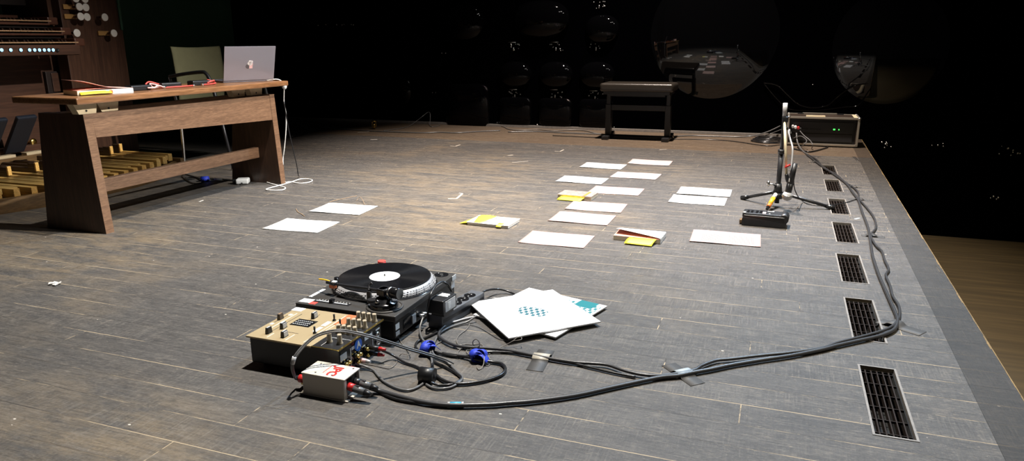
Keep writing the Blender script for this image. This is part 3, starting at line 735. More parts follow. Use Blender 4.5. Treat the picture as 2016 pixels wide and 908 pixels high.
# ------------------------------------------------------------------ organ console
def organ():
    r = thing('organ_console', 'dark mahogany organ console with three manuals and white drawknobs', 'organ', (0, 0, 0))
    b = MB(); b.box((-4.86, 2.75, .40), (.06, 2.75, .80), M['console']); b.build('knee_panel', None, r)
    b = MB(); b.box((-4.815, 3.80, .60), (.03, .36, .15), M['consoledark'], .004); b.box((-4.797, 3.72, .60), (.012, .13, .13), M['console'], .003)
    b.build('recess', None, r)
    b = MB(); b.box((-4.72, 3.945, .83), (.10, .48, 1.66), M['consolev'], .004); b.build('stop_jamb', None, r)
    b = MB(); b.box((-4.98, 4.165, .85), (.62, .05, 1.70), M['consolev'], .003); b.build('side_panel', None, r)
    b = MB(); b.box((-4.665, 4.179, 1.32), (.012, .018, .72), M['green']); b.build('side_lit_edge', None, r)  # green strip stands for the lit edge of the side panel
    b = MB(); b.box((-4.98, 2.72, 1.42), (.06, 2.1, .60), M['consoledark']); b.build('music_desk', None, r)
    b = MB(); b.box((-4.97, 3.69, 1.2), (.45, .03, .44), M['consolev']); b.build('cheek_panel', None, r)
    b = MB(); b.box((-4.44, 3.02, .822), (.04, 1.18, .060), M['console'], .004); b.box((-4.6, 3.02, .80), (.32, 1.18, .022), M['consoledark']); b.build('key_slip', None, r)
    Z0 = (.868, .940, 1.008)
    nat0 = None; shp0 = None
    for i, (x, z) in enumerate(((-4.45, .868), (-4.56, .940), (-4.67, 1.008))):
        b = MB(); b.box((x-.16, 3.02, z-.032), (.27, 1.18, .02), M['consoledark']); b.box((x-.005, 3.02, z-.018), (.02, 1.18, .012), M['redwood'], .002)
        b.box((x-.30, 3.02, z+.02), (.02, 1.18, .05), M['redwood']); mn = b.build('manual', None, r)
        for s, y in ((1, 3.655),):
            b = MB(); b.box((x-.13, y, z+.004), (.22, .075, .05), M['redwood'], .008); b.build('key_cheek', None, r)
        for k in range(26):
            y = 3.607-k*.0236
            if nat0 is None:
                q = MB(); q.box((-.075, 0, .002), (.15, .0228, .008), M['keywood'], .002); nat0 = q.build('natural_key', None, r); o = nat0
            else:
                o = nat0.copy(); COL.objects.link(o); o.parent = r
            o.location = (x+.012, y, z)
        pat = [1, 1, 0, 1, 1, 1, 0]
        for k in range(25):
            if not pat[(k+2) % 7]: continue
            y = 3.607-(k+.5)*.0236
            if shp0 is None:
                q = MB(); q.hexa([(-.09, -.006, 0), (0, -.006, 0), (0, .006, 0), (-.09, .006, 0), (-.09, -.0045, .012), (-.008, -.0045, .012), (-.008, .0045, .012), (-.09, .0045, .012)], M['keydark']); shp0 = q.build('sharp_key', None, r); o = shp0
            else:
                o = shp0.copy(); COL.objects.link(o); o.parent = r
            o.location = (x-.042, y, z+.008)
    p0 = None
    for px in (2, 20, 40, 57, 67, 76.5, 86, 95, 103.5):
        d = FWD + ((px-1008)/FPX)*RIGHT - ((98.5-454)/FPX)*UP; t = -4.418/d.x
        y, z = t*d.y, CAM_H+t*d.z
        if p0 is None:
            q = MB(); q.cyl((-.006, 0, 0), (.006, 0, 0), .0115, .0115, M['consoledark'], 18); q.sph((.006, 0, 0), .0105, M['piston'], (.35, 1, 1), 16); p0 = q.build('piston', None, r); o = p0
        else: o = p0.copy(); COL.objects.link(o); o.parent = r
        o.location = (-4.418, y, z)
    q = MB(); q.cyl((-4.43, 3.44, .822), (-4.41, 3.44, .822), .011, m=M['black'], seg=16); q.sph((-4.408, 3.44, .822), .004, M['steel'], seg=10); lab(q.build('push_button', None, r), 'dark unlit button')
    k0 = None
    for px, py in ((148, -3), (166, -2), (155.5, 13.5), (168, 14.5), (158, 32.5), (170.5, 33.5), (205.5, 34), (150.5, 65), (223.5, 65.5)):
        d = FWD + ((px-1008)/FPX)*RIGHT - ((py-454)/FPX)*UP; t = -4.60/d.x
        y, z = t*d.y, CAM_H+t*d.z
        if k0 is None:
            q = MB(); q.cyl((-.075, 0, 0), (-.012, 0, 0), .0085, m=M['redwood'], seg=14); q.cyl((-.012, 0, 0), (0, 0, 0), .018, .027, M['redwood'], 22); q.cyl((0, 0, 0), (.007, 0, 0), .027, .026, M['knobwhite'], 26); q.sph((.007, 0, 0), .026, M['knobwhite'], (.12, 1, 1), 22)
            k0 = q.build('drawknob', None, r); o = k0
        else: o = k0.copy(); COL.objects.link(o); o.parent = r
        o.location = (-4.60, y, z)
    for px, py in ((135, 13.5), (137.5, 32.5), (203, 65.5)):
        d = FWD + ((px-1008)/FPX)*RIGHT - ((py-454)/FPX)*UP; t = -4.662/d.x
        q = MB(); q.box((-4.662, t*d.y, CAM_H+t*d.z), (.012, .085, .032), M['plate'], .002); q.build('name_plate', None, r)
    # expression shoes and toe stud
    for y in (3.02, 3.21):
        q = MB(); R = Matrix.Rotation(math.radians(-52), 4, 'Y'); q.box((-4.58, y, .30), (.30, .13, .03), M['bluegrey'], .01, R); o = q.build('expression_pedal', None, r)
        q = MB(); q.box((-4.49, y, .185), (.05, .12, .018), M['block'], .003); q.build('heel_rest', None, o)
    q = MB(); q.cyl((-4.85, 3.41, .20), (-4.76, 3.41, .215), .011, m=M['brass'], seg=14); q.sph((-4.75, 3.41, .217), .026, M['brass'], (.5, 1, 1), 18); q.build('toe_stud', None, r)
    q = MB(); q.box((-4.73, 2.9, .185), (.06, 2.3, .04), M['console'], .004); q.build('foot_rail', None, r)
organ()

def pedalboard():
    r = thing('pedalboard', 'organ pedalboard of yellow maple keys under the bench', 'pedalboard', (-3.80, 3.02, 0))
    b = MB(); pts = []
    n = 16
    def fx(y): return .125-.17*(y/.72)**2
    for i in range(n):
        ya, yb = -.74+1.48*i/n, -.74+1.48*(i+1)/n
        b.hexa([(fx(ya)-.03, ya, 0), (fx(ya), ya, 0), (fx(yb), yb, 0), (fx(yb)-.03, yb, 0), (fx(ya)-.03, ya, .078), (fx(ya), ya, .078), (fx(yb), yb, .078), (fx(yb)-.03, yb, .078)], M['pedalframe'])
    b.build('front_board', None, r)
    for y in (-.735, .735):
        b = MB(); b.box((-.46, y, .05), (.90, .03, .10), M['pedalframe'], .003); b.build('side_board', None, r)
    b = MB(); b.box((-.86, 0, .075), (.05, 1.45, .15), M['pedalframe'], .003); b.build('back_board', None, r)
    b = MB(); b.box((-.45, 0, .018), (.80, 1.42, .02), M['pit']); b.build('bed', None, r)
    k = 0; n0 = s0 = None
    pat = [1, 1, 0, 1, 1, 1, 0]
    N = 18
    for i in range(N):
        y = -.69+1.38*i/(N-1)
        fan = y*.03
        xe = fx(y)-.035
        q = MB(); q.hexa([(-.83, -.018, -.05), (xe, -.0175, -.05), (xe, .0175, -.05), (-.83, .018, -.05), (-.83, -.017, 0), (xe, -.0165, 0), (xe, .0165, 0), (-.83, .017, 0)], M['pedalnat'], .003)
        o = q.build('natural_pedal', None, r); o.location = (0, y, .105+.03*(abs(y)/.7)**2)
        if i < N-1 and pat[(i+2) % 7]:
            ys = y+1.38/(N-1)/2
            xs = -.42-.05*(abs(ys)/.7)
            q = MB(); q.box((xs-.20, 0, .0), (.40, .022, .03), M['sharptop'], .004); q.box((xs-.03, 0, .028), (.06, .022, .03), M['sharptop'], .004)
            q.box((xs+.005, 0, .02), (.014, .022, .055), M['pedalnat'], .003); q.box((xs+.2, 0, -.03), (.42, .020, .03), M['pedalnat'])
            q.sph((xs-.005, 0, .047), .0045, M['chrome'], seg=10)
            o = q.build('sharp_pedal', None, r); o.location = (0, ys, .118+.03*(abs(ys)/.7)**2)
pedalboard()

# ------------------------------------------------------------------ piano bench, rack case
def piano_bench():
    r = thing('piano_bench', 'black padded adjustable piano bench standing before the black wall', 'bench', (-1.185, 6.40, 0))
    b = MB(); b.box((0, 0, .462), (.64, .33, .072), M['leather'], .028, seg=5, smooth=True); b.build('cushion', None, r)
    b = MB(); b.box((0, 0, .415), (.58, .28, .03), M['benchblack'], .003); b.build('seat_frame', None, r)
    for s in (-1, 1):
        b = MB(); x = s*.265
        b.box((x, 0, .17), (.048, .075, .27), M['benchblack'], .004); b.box((x, 0, .36), (.034, .058, .12), M['benchblack'], .003); lo = b.build('leg', None, r)
        b = MB(); b.box((x, 0, .017), (.062, .30, .034), M['benchblack'], .008); b.cyl((x, -.13, 0), (x, -.13, .012), .016, m=M['black'], seg=12); b.cyl((x, .13, 0), (x, .13, .012), .016, m=M['black'], seg=12); b.build('foot', None, lo)
        b = MB(); b.cyl((x+.03, 0, .045), (x+.055, 0, .045), .022, m=M['blackgl'], seg=18); b.build('knob', None, lo)
    b = MB(); b.box((0, 0, .278), (.50, .03, .048), M['benchblack'], .003); b.build('stretcher', None, r)
    b = MB(); b.box((0, -.12, .405), (.50, .02, .04), M['benchblack'], .002); b.build('apron', None, r)
piano_bench()

def rack():
    r = thing('rack_case', 'black flight case rack with aluminium edges and green lights', 'rack case', (.335, 6.52, 0))
    w, d, h = .53, .29, .232
    b = MB()
    b.box((0, d/2-.006, h/2+.008), (w-.02, .012, h-.03), M['casebrown']); b.box((0, 0, h+.002), (w-.02, d-.02, .012), M['casebrown']); b.box((0, 0, .018), (w-.02, d-.02, .012), M['casebrown'])
    for s in (-1, 1): b.box((s*(w/2-.008), 0, h/2+.008), (.012, d-.02, h-.03), M['casebrown'])
    b.build('shell', None, r)
    b = MB(); t = .016
    for y in (-d/2, d/2):
        for z in (.018, h+.003): b.box((0, y, z), (w, t, t), M['alu'], .002)
        for s in (-1, 1): b.box((s*w/2, y, h/2+.01), (t, t, h-.005), M['alu'], .002)
    for s in (-1, 1):
        for z in (.018, h+.003): b.box((s*w/2, 0, z), (t, d, t), M['alu'], .002)
    b.build('edge_frame', None, r)
    b = MB()
    for s in (-1, 1):
        for y in (-d/2, d/2): b.sph((s*w/2, y, h+.004), .015, M['steel'], (1, 1, .8), 14)
    b.build('corner_ball', None, r)
    b = MB(); b.box((0, -d/2+.035, h/2+.01), (w-.03, .01, h-.03), M['black']); b.box((0, -d/2+.028, .155), (.46, .008, .088), M['blackm'], .002); b.box((0, -d/2+.028, .072), (.46, .008, .06), M['blackm'], .002)
    for k in range(7): b.cyl((-.15+k*.022, -d/2+.024, .135), (-.15+k*.022, -d/2+.012, .135), .006, m=M['black'], seg=12)
    b.build('equipment_panel', None, r)
    b = MB()
    for x in (.095, .103, .135): b.box((x-.01, -d/2+.023, .142), (.006, .004, .009), M['led'], .0015)
    b.build('indicator_light', None, r)
    b = MB(); b.box((-.06, -d/2+.020, h+.014), (.145, .030, .012), M['tapebeige'], .002); lab(b.build('tape_label', None, r), 'beige tape strip on the case top')
    b = MB(); b.box((-.02, d/2-.03, h+.015), (.27, .012, .010), M['alu'], .003); b.box((-.17, d/2-.03, h+.011), (.05, .03, .010), M['black'], .003); b.box((.14, d/2-.03, h+.011), (.05, .03, .010), M['black'], .003); b.build('handle', None, r)
    b = MB(); b.box((w/2-.02, 0, h+.0095), (.035, d*.9, .002), M['tapebeige']); b.build('side_strip', None, r)
    b = MB(); b.cyl((-.228, -d/2+.02, .165), (-.228, -d/2-.05, .16), .010, m=M['lightgrey'], seg=14); b.cyl((-.207, -d/2+.02, .16), (-.207, -d/2-.05, .155), .010, m=M['white'], seg=14); b.cyl((-.185, -d/2+.02, .153), (-.185, -d/2-.04, .150), .010, m=M['red'], seg=14); b.cyl((-.168, -d/2+.02, .145), (-.168, -d/2-.04, .14), .010, m=M['black'], seg=14)
    b.build('plug', None, r)
rack()

# ------------------------------------------------------------------ microphone stand and microphone
def micstand():
    X, Y = .022, 3.95
    r = thing('microphone_stand', 'low black tripod microphone stand with a yellow taped leg', 'microphone stand', (X, Y, 0))
    b = MB(); b.cyl((0, 0, .02), (0, 0, .29), .0125, m=M['blackm'], seg=18); b.cyl((0, 0, .29), (0, 0, .475), .009, m=M['blackm'], seg=16); b.build('pole', None, r)
    b = MB(); b.cyl((0, 0, .045), (0, 0, .075), .026, .026, M['black'], 22); b.cyl((0, 0, .075), (0, 0, .125), .024, .016, M['black'], 22); b.build('collar', None, r); b = MB(); b.cyl((0, 0, .282), (0, 0, .305), .017, m=M['black'], seg=20); b.build('height_collar', None, r)
    b = MB(); b.cyl((-.01, -.012, .115), (-.045, -.03, .125), .005, m=M['steel'], seg=12); b.sph((-.05, -.032, .127), .013, M['steel'], (.7, 1, 1.2), 16); b.build('clamp_screw', None, r)
    legs = [((-.178, .123, .008), 'blackm'), ((.277, .017, .008), 'alu'), ((-.045, -.135, .012), 'yellowtape')]
    for i, (e, mm) in enumerate(legs):
        e = Vector(e); d = e.normalized(); s = Vector((d.x*.022, d.y*.022, .075)); b = MB()
        if i < 2:
            b.cyl(s, e, .0085, m=M['blackm'], seg=14); o = b.build('leg', None, r)
            b = MB(); b.cyl(e-(e-s).normalized()*.035, e+Vector((d.x, d.y, 0))*.006, .011, .013, M['rubber'], 14); b.build('rubber_foot', None, o)
        else:
            p1, p2, p3 = s.lerp(e, .30), s.lerp(e, .68), s.lerp(e, .86)
            b.cyl(s, e, .0075, m=M['blackm'], seg=14); o = b.build('leg', None, r)
            b = MB(); b.cyl(s.lerp(e, .06), p1, .0105, m=M['stick'], seg=14); lab(b.build('tape_band', None, o), 'white tape band')
            b = MB(); b.cyl(p1, p2, .011, m=M['yellowtape'], seg=14); lab(b.build('tape_band', None, o), 'yellow tape band')
            b = MB(); b.cyl(p2, p3, .0105, m=M['orangetape'], seg=14); lab(b.build('tape_band', None, o), 'orange tape band')
    b = MB(); b.cyl((.002, -.03, .455), (.034, -.085, .185), .0065, m=M['tapebeige'], seg=14); b.build('boom_arm', None, r)
    b = MB(); b.cyl((.0, -.022, .478), (-.002, -.018, .545), .0105, .0115, M['lightgrey'], 18); b.build('end_cap', None, r)
    b = MB(); b.box((.004, -.015, .462), (.03, .045, .03), M['black'], .006); b.cyl((.01, -.02, .41), (.01, -.02, .422), .013, m=M['black'], seg=14); b.build('boom_clamp', None, r)
    b = MB(); b.cyl((.033, -.082, .235), (.038, -.084, .228), .016, m=M['red'], seg=18); b.build('cable_tie', None, r)
    b = MB(); b.tube([(.034, -.085, .19), (.04, -.09, .165), (.050, -.094, .15)], .010, M['black'], 12); b.build('clip', None, r)
    m = thing('microphone', 'black handheld microphone with pale ball grille hanging from the tripod stand', 'microphone', (X+.047, Y-.105, .082))
    top = Vector((.017, .008, .125)); d = top.normalized()
    b = MB(); b.cyl(d*.02, d*.065, .0165, .0165, M['black'], 22); b.cyl(d*.065, d*.17, .0165, .0115, M['black'], 22); b.build('body', None, m)
    b = MB(); b.sph((0, 0, 0), .0255, M['lightgrey'], seg=26); b.cyl(-d*.006, d*.004, .0262, m=M['steel'], seg=26); lab(b.build('grille', None, m), 'pale metal ball grille')
    b = MB(); b.box((.002, -.016, .085), (.004, .003, .016), M['stick']); b.build('switch', None, m)
    return X, Y
MX, MY = micstand()

# ------------------------------------------------------------------ effect pedal
def pedal():
    r = thing('volume_pedal', 'black rocker foot pedal lying in front of the tripod stand', 'pedal', (-.018, 3.52, 0), math.radians(-3))
    L, Wd = .218, .098
    b = MB(); b.prism([(-L/2, .002), (L/2-.022, .002), (L/2-.018, .026), (-L/2+.004, .045), (-L/2, .03)], -Wd/2, Wd/2, M['blackgl'], 'y'); b.build('base', None, r)
    b = MB(); b.hexa([(-L/2, -Wd/2, .040), (L/2-.03, -Wd/2, .026), (L/2-.03, Wd/2, .026), (-L/2, Wd/2, .040), (-L/2, -Wd/2+.003, .062), (L/2-.03, -Wd/2+.003, .062), (L/2-.03, Wd/2-.003, .062), (-L/2, Wd/2-.003, .062)], M['black'], .006)
    b.cyl((L/2-.032, -Wd/2+.002, .043), (L/2-.032, Wd/2-.002, .043), .0215, m=M['black'], seg=28); b.build('treadle', None, r)
    b = MB(); b.box((-.01, -Wd/2, .052), (L*.82, .002, .002), M['lightgrey']); b.box((-.04, -Wd/2-.0002, .047), (.07, .002, .0015), M['redwood']); b.build('edge_line', None, r)
    b = MB()
    for k, x in enumerate((-.085, -.068, -.045, -.028)): b.box((x, -.012+.002*k, .0628), (.011, .05, .0022), M['blackgl'], .001)
    b.box((-.10, -.035, .0628), (.010, .018, .002), M['stick']); b.box((-.012, -.02, .0628), (.014, .035, .002), M['pinkcord']); b.box((.012, -.03, .063), (.006, .006, .0018), M['stick']); b.box((.015, .02, .0628), (.03, .012, .0015), M['lightgrey'])
    b.build('control_panel', None, r)
    b = MB(); b.box((-L/2-.006, -.01, .014), (.014, .04, .018), M['pedalframe'], .003); b.build('side_jack', None, r)
pedal()

# ------------------------------------------------------------------ sheets of paper on the stage
PAPERS = [
 ('pale pink sheet, rightmost of the farthest pair', -.853, 5.153, .2, 'paper_b'),
 ('white sheet, left one of the farthest pair', -1.14, 4.897, -.3, 'paper_c'),
 ('pale pink sheet, second from the back in the long right row', -.852, 4.602, -2.3, 'paper_b'),
 ('white sheet, second from the back on the left of the row', -1.144, 4.339, -.5, 'paper_c'),
 ('pink sheet just behind the dark covered book', -.868, 4.08, -.1, 'paper_a'),
 ('pink sheet just in front of the dark covered book', -.877, 3.633, 1.8, 'paper_a'),
 ('pink sheet in front of another, third from the camera in the row', -.881, 3.359, .3, 'paper_a'),
 ('pink sheet nearest the camera in the long row', -.888, 2.946, .7, 'paper_a'),
 ('white sheet, rear one of the pair left of the tripod stand', -.375, 4.209, .4, 'paper_c'),
 ('white sheet, front one of the pair left of the tripod stand', -.386, 3.969, -.4, 'paper_c'),
 ('pink sheet with dark printed lines, alone in front of the black pedal', -.182, 3.208, 1.7, 'paper_d'),
 ('blank white sheet, farther of the two near the organ bench', -2.134, 3.152, 3.9, 'paper'),
 ('blank white sheet, nearer of the two near the organ bench', -2.129, 2.782, 4.4, 'paper')]
for i, (lb, x, y, a, mm) in enumerate(PAPERS):
    b = MB(); ph = random.random()*6
    b.sheet([(-.1485, .105, 0), (.1485, .105, 0), (.1485, -.105, 0), (-.1485, -.105, 0)], M[mm], .0005, 14, 8, lambda u, v: .0012+.0016*(1+math.sin(u*6.5+ph))*.5+.0022*(abs(2*v-1)**3)*(.5+.5*math.sin(ph+u*3)))
    o = b.build('paper_sheet'); o.location = (x, y, 0); o.rotation_euler = (0, 0, math.radians(a)); tag(o, lb, 'paper', 'sheets of paper laid out on the stage')

# books on the stage
def book_dark():
    r = thing('book', 'dark mottled paperback with a wide yellow note, between two pink sheets', 'book', (-1.035, 3.835, 0), math.radians(-3))
    b = MB(); b.box((0, 0, .012), (.196, .125, .020), M['cream'], .001); b.build('page_block', None, r)
    b = MB(); b.box((0, 0, .0228), (.2, .13, .0016), M['coverdark']); b.box((0, 0, .0012), (.2, .13, .0016), M['coverdark']); b.box((.055, 0, .0242), (.014, .12, .001), M['orangetape']); b.box((.075, 0, .0242), (.008, .12, .001), M['stick']); b.build('cover', None, r)
    b = MB(); b.sheet([(-.075, -.062, .014), (.06, -.062, .014), (.052, -.115, .004), (-.085, -.115, .004)], M['yellow'], .0012, 8, 3, lambda u, v: .002*math.sin(PI*v)); b.build('sticky_note', None, r)
def book_white():
    r = thing('book', 'white paperback with black print and a yellow note over its left half', 'book', (-1.265, 3.128, 0), math.radians(-2))
    b = MB(); b.box((0, 0, .0075), (.214, .146, .013), M['paper'], .001); b.build('page_block', None, r)
    b = MB(); b.box((0, 0, .0146), (.22, .15, .0014), M['stick'])
    b.build('cover', None, r)
    b = MB()
    for x, y, w, h in ((.035, .052, .10, .006), (-.005, .045, .012, .020), (.03, .022, .13, .007), (-.03, -.035, .055, .018), (.07, -.038, .05, .008), (.045, -.062, .12, .006), (.092, .056, .012, .012), (.095, -.018, .016, .008)): b.box((x, y, .0156), (w, h, .0008), M['inkgrey'])
    b.build('cover_print', None, r)
    b = MB(); b.sheet([(-.10, .072, .016), (-.015, .072, .016), (-.035, -.072, .016), (-.15, -.072, .003)], M['yellow'], .0012, 10, 5, lambda u, v: .003*math.sin(PI*u)); b.build('sticky_note', None, r)
    b = MB(); b.sheet([(.05, -.045, .0165), (.075, -.045, .0165), (.075, -.088, .009), (.05, -.088, .009)], M['yellow'], .001, 4, 4, lambda u, v: .003*math.sin(PI*v)); b.build('index_flag', None, r)
def book_open():
    r = thing('book', 'paperback with cover lifted and a large yellow note on its front edge', 'book', (-.545, 3.088, 0), math.radians(-2))
    b = MB(); b.box((0, 0, .010), (.206, .13, .018), M['cream'], .001); b.build('page_block', None, r)
    b = MB(); b.sheet([(-.103, .065, .02), (.103, .065, .02), (.103, -.065, .02), (-.103, -.065, .02)], M['redpage'], .0006, 4, 2); b.build('page', None, r)
    b = MB(); b.sheet([(-.103, .067, .022), (.106, .067, .022), (.106, -.064, .024), (-.10, -.03, .022)], M['paper'], .001, 12, 6, lambda u, v: .022*v*(1-u)**.8*(1.0)); b.build('cover', None, r)
    b = MB(); b.box((.105, 0, .011), (.003, .13, .020), M['paper']); b.build('spine', None, r)
    b = MB(); b.sheet([(-.03, -.064, .017), (.088, -.064, .018), (.080, -.125, .004), (-.04, -.125, .006)], M['yellow'], .0014, 8, 4, lambda u, v: .004*math.sin(PI*v)); b.build('sticky_note', None, r)
book_dark(); book_white(); book_open()

# ------------------------------------------------------------------ record sleeves
def sleeve(name, label, x, y, a, z, mm, tilt=None):
    b = MB(); s = .1575; b.box((0, 0, .0025), (2*s, 2*s, .005), M[mm], .0012)
    o = b.build(name); o.location = (x, y, z); o.rotation_euler = (tilt[0] if tilt else 0, tilt[1] if tilt else 0, a); tag(o, label, 'record sleeve')
    return o
sleeve('record_sleeve', 'lower white record sleeve with teal corner print sticking out right', -.676, 2.073, math.radians(-15.8), .007, 'sleeve_b')
sleeve('record_sleeve', 'upper white record sleeve with a small teal print at its centre', -.690, 2.028, math.radians(45.5), .0165, 'sleeve_a', (math.radians(.8), math.radians(.8)))

def atx(px, py, x):
    d = FWD + ((px-1008)/FPX)*RIGHT - ((py-454)/FPX)*UP
    t = x/d.x
    return Vector((x, t*d.y, CAM_H+t*d.z))

# ------------------------------------------------------------------ turntable and record
TX, TY = -1.168, 1.902
def turntable():
    r = thing('turntable', 'black direct drive turntable on the stage floor carrying a record', 'turntable', (TX, TY, 0))
    hx, hy = .173, .2115
    b = MB(); b.box((0, 0, .081), (2*hx, 2*hy, .018), M['ttop'], .003); b.build('top_plate', None, r)
    b = MB(); b.box((0, 0, .046), (2*hx-.012, 2*hy-.012, .056), M['black'], .004); b.build('plinth', None, r)
    for x in (-1, 1):
        for y in (-1, 1):
            b = MB(); b.cyl((x*(hx-.04), y*(hy-.04), 0), (x*(hx-.04), y*(hy-.04), .022), .026, .022, M['black'], 22); b.build('foot', None, r)
    cy = .030
    b = MB(); b.lathe([(0, .093), (.170, .093), (.170, .091), (.171, .0915)], (0, cy, 0), M['blackgl']); b.lathe([(.166, .092), (.1665, .097), (.160, .104), (.1535, .1135), (.150, .1145), (0, .1145)], (0, cy, 0), M['platter'], 96); b.build('platter', None, r)
    b = MB()
    for row, (rr, z, n) in enumerate(((.1655, .0985, 90), (.1618, .1027, 90), (.1575, .1075, 90))):
        for k in range(n):
            a = 2*PI*(k+.3*row)/n; b.box((rr*math.cos(a), cy+rr*math.sin(a), z), (.0022, .0052, .0024), M['lightgrey'] if k % 3 else M['grey'], rot=a)
    o = b.build('strobe_dots', None, r)
    px, py = .104, -.150
    b = MB(); b.lathe([(0, .0905), (.056, .0905), (.056, .093), (.050, .094), (.050, .0915), (.042, .0915)], (px, py, 0), M['ttop'], 48); b.lathe([(.042, .091), (.042, .104), (.040, .107), (.026, .108), (.024, .118), (0, .118)], (px-.003, py, 0), M['blackgl'], 48)
    b.cyl((px-.038, py-.012, .104), (px-.038, py-.012, .114), .012, m=M['blackm'], seg=20); b.sph((px-.008, py-.028, .114), .007, M['chrome'], seg=14); b.build('tonearm_base', None, r)
    pv = Vector((px-.004, py+.004, .137))
    b = MB(); b.cyl((px-.004, py+.004, .115), (px-.004, py+.004, .148), .013, m=M['blackm'], seg=20); b.box(pv, (.03, .034, .022), M['blackm'], .004, rot=math.radians(-12)); b.build('gimbal', None, r)
    hd = Vector((-.096, -.112, .128))
    b = MB(); b.tube([pv, pv.lerp(hd, .35)+Vector((0, .003, 0)), pv.lerp(hd, .7)+Vector((0, .001, -.001)), hd+Vector((.012, -.003, 0))], .0048, M['blackm'], 12)
    d = (pv-hd).normalized(); b.build('arm_tube', None, r)
    b = MB(); b.cyl(pv+d*.012, pv+d*.028, .010, m=M['chrome'], seg=18); b.cyl(pv+d*.028, pv+d*.062, .0165, m=M['blackgl'], seg=24); b.cyl(pv+d*.024, pv+d*.031, .0168, m=M['steel'], seg=24); b.build('counterweight', None, r)
    b = MB(); b.box(hd+Vector((-.012, .003, 0)), (.040, .016, .009), M['blackm'], .002, rot=math.radians(-14)); b.box(hd+Vector((-.008, .002, -.010)), (.022, .014, .012), M['orangetape'], .002, rot=math.radians(-14)); b.box(hd+Vector((0, .0, .006)), (.014, .014, .004), M['stick'], .001); b.build('headshell', None, r)
    b = MB(); b.tube([hd+Vector((-.02, .006, .003)), hd+Vector((-.045, .012, .004)), hd+Vector((-.068, .016, .002))], .0026, M['yellowtape'], 8); b.build('finger_lift', None, r)
    b = MB(); b.cyl((-.104, -.088, .09), (-.104, -.088, .140), .0075, m=M['blackgl'], seg=18); b.build('needle_light', None, r)
    b = MB(); b.box((.045, -.140, .11), (.012, .012, .04), M['blackm'], .002); b.tube([(.045, -.140, .13), (.040, -.128, .142), (.046, -.122, .150)], .004, M['blackm'], 8); b.build('arm_rest', None, r)
    b = MB(); b.box((-.065, -.174, .0905), (.125, .016, .0015), M['blackm']); b.box((-.10, -.174, .0915), (.045, .004, .001), M['stick']); b.box((-.035, -.174, .0915), (.045, .004, .001), M['stick'])
    for k in range(11): b.box((-.118+k*.0107, -.163, .0908), (.0015, .006, .0008), M['stick'])
    b.box((-.066, -.174, .096), (.014, .014, .012), M['blackgl'], .002); b.build('pitch_slider', None, r)
    b = MB(); b.cyl((-.098, .178, .09), (-.098, .178, .114), .0145, .014, M['red'], 24); b.cyl((-.098, .178, .114), (-.098, .178, .118), .014, m=M['redcord'], seg=24); b.box((-.086, .172, .108), (.006, .012, .006), M['stick'], .001); lab(b.build('strobe_light', None, r), 'red strobe tower')
    b = MB(); b.box((-.147, .178, .0915), (.032, .032, .004), M['blackm'], .002); b.build('start_button', None, r)
    b = MB(); b.lathe([(0, .0903), (.020, .0903), (.021, .0915), (.024, .0915), (.024, .0902)], (.132, .180, 0), M['blackgl'], 30); b.cyl((.132, .180, .0902), (.132, .180, .093), .006, m=M['steel'], seg=14); b.build('adapter_well', None, r)
    b = MB(); b.box((-.161, -.115, .0905), (.012, .075, .0008), M['stick']); b.box((-.150, -.185, .0905), (.04, .03, .0008), M['stick']); b.box((-.118, -.196, .0905), (.022, .020, .0009), M['redcord']); b.build('sticker', None, r)
    b = MB(); b.box((hx-.0055, -.192, .052), (.0015, .022, .018), M['stick']); b.box((hx-.0055, -.192, .030), (.0015, .022, .012), M['lightgrey']); b.box((hx+.0002, .192, .081), (.0012, .030, .016), M['stick']); b.box((hx-.0055, .192, .058), (.0012, .028, .03), M['stick']); b.build('side_label', None, r)
    b = MB(); b.box((hx-.0055, -.13, .043), (.002, .05, .03), M['blackgl']); b.box((hx-.003, -.095, .04), (.004, .022, .028), M['lightgrey'], .001)
    for y in (-.062, -.045): b.cyl((hx-.008, y, .038), (hx+.016, y, .038), .006, m=M['steel'], seg=12)
    b.build('connector_panel', None, r)
    v = thing('vinyl_record', 'black vinyl record with white centre label on the turntable', 'record', (TX, TY+cy, .1155))
    b = MB(); b.lathe([(0, 0), (.1495, 0), (.151, .0012), (.1495, .0024), (.146, .0020), (.054, .0020), (.052, .0024), (0, .0024)], (0, 0, 0), M['vinyl'], 128); b.build('disc', None, v)
    b = MB(); b.lathe([(.0035, .0026), (.0495, .0026), (.0495, .0023), (.0035, .0023)], (0, 0, 0), M['label'], 64); b.build('label', None, v)
    b = MB(); b.cyl((0, 0, .0), (0, 0, .0085), .0033, m=M['chrome'], seg=14); b.sph((0, 0, .0085), .0033, M['chrome'], seg=12); o = b.build('spindle', None, r); o.location = (0, cy, .1145)
turntable()

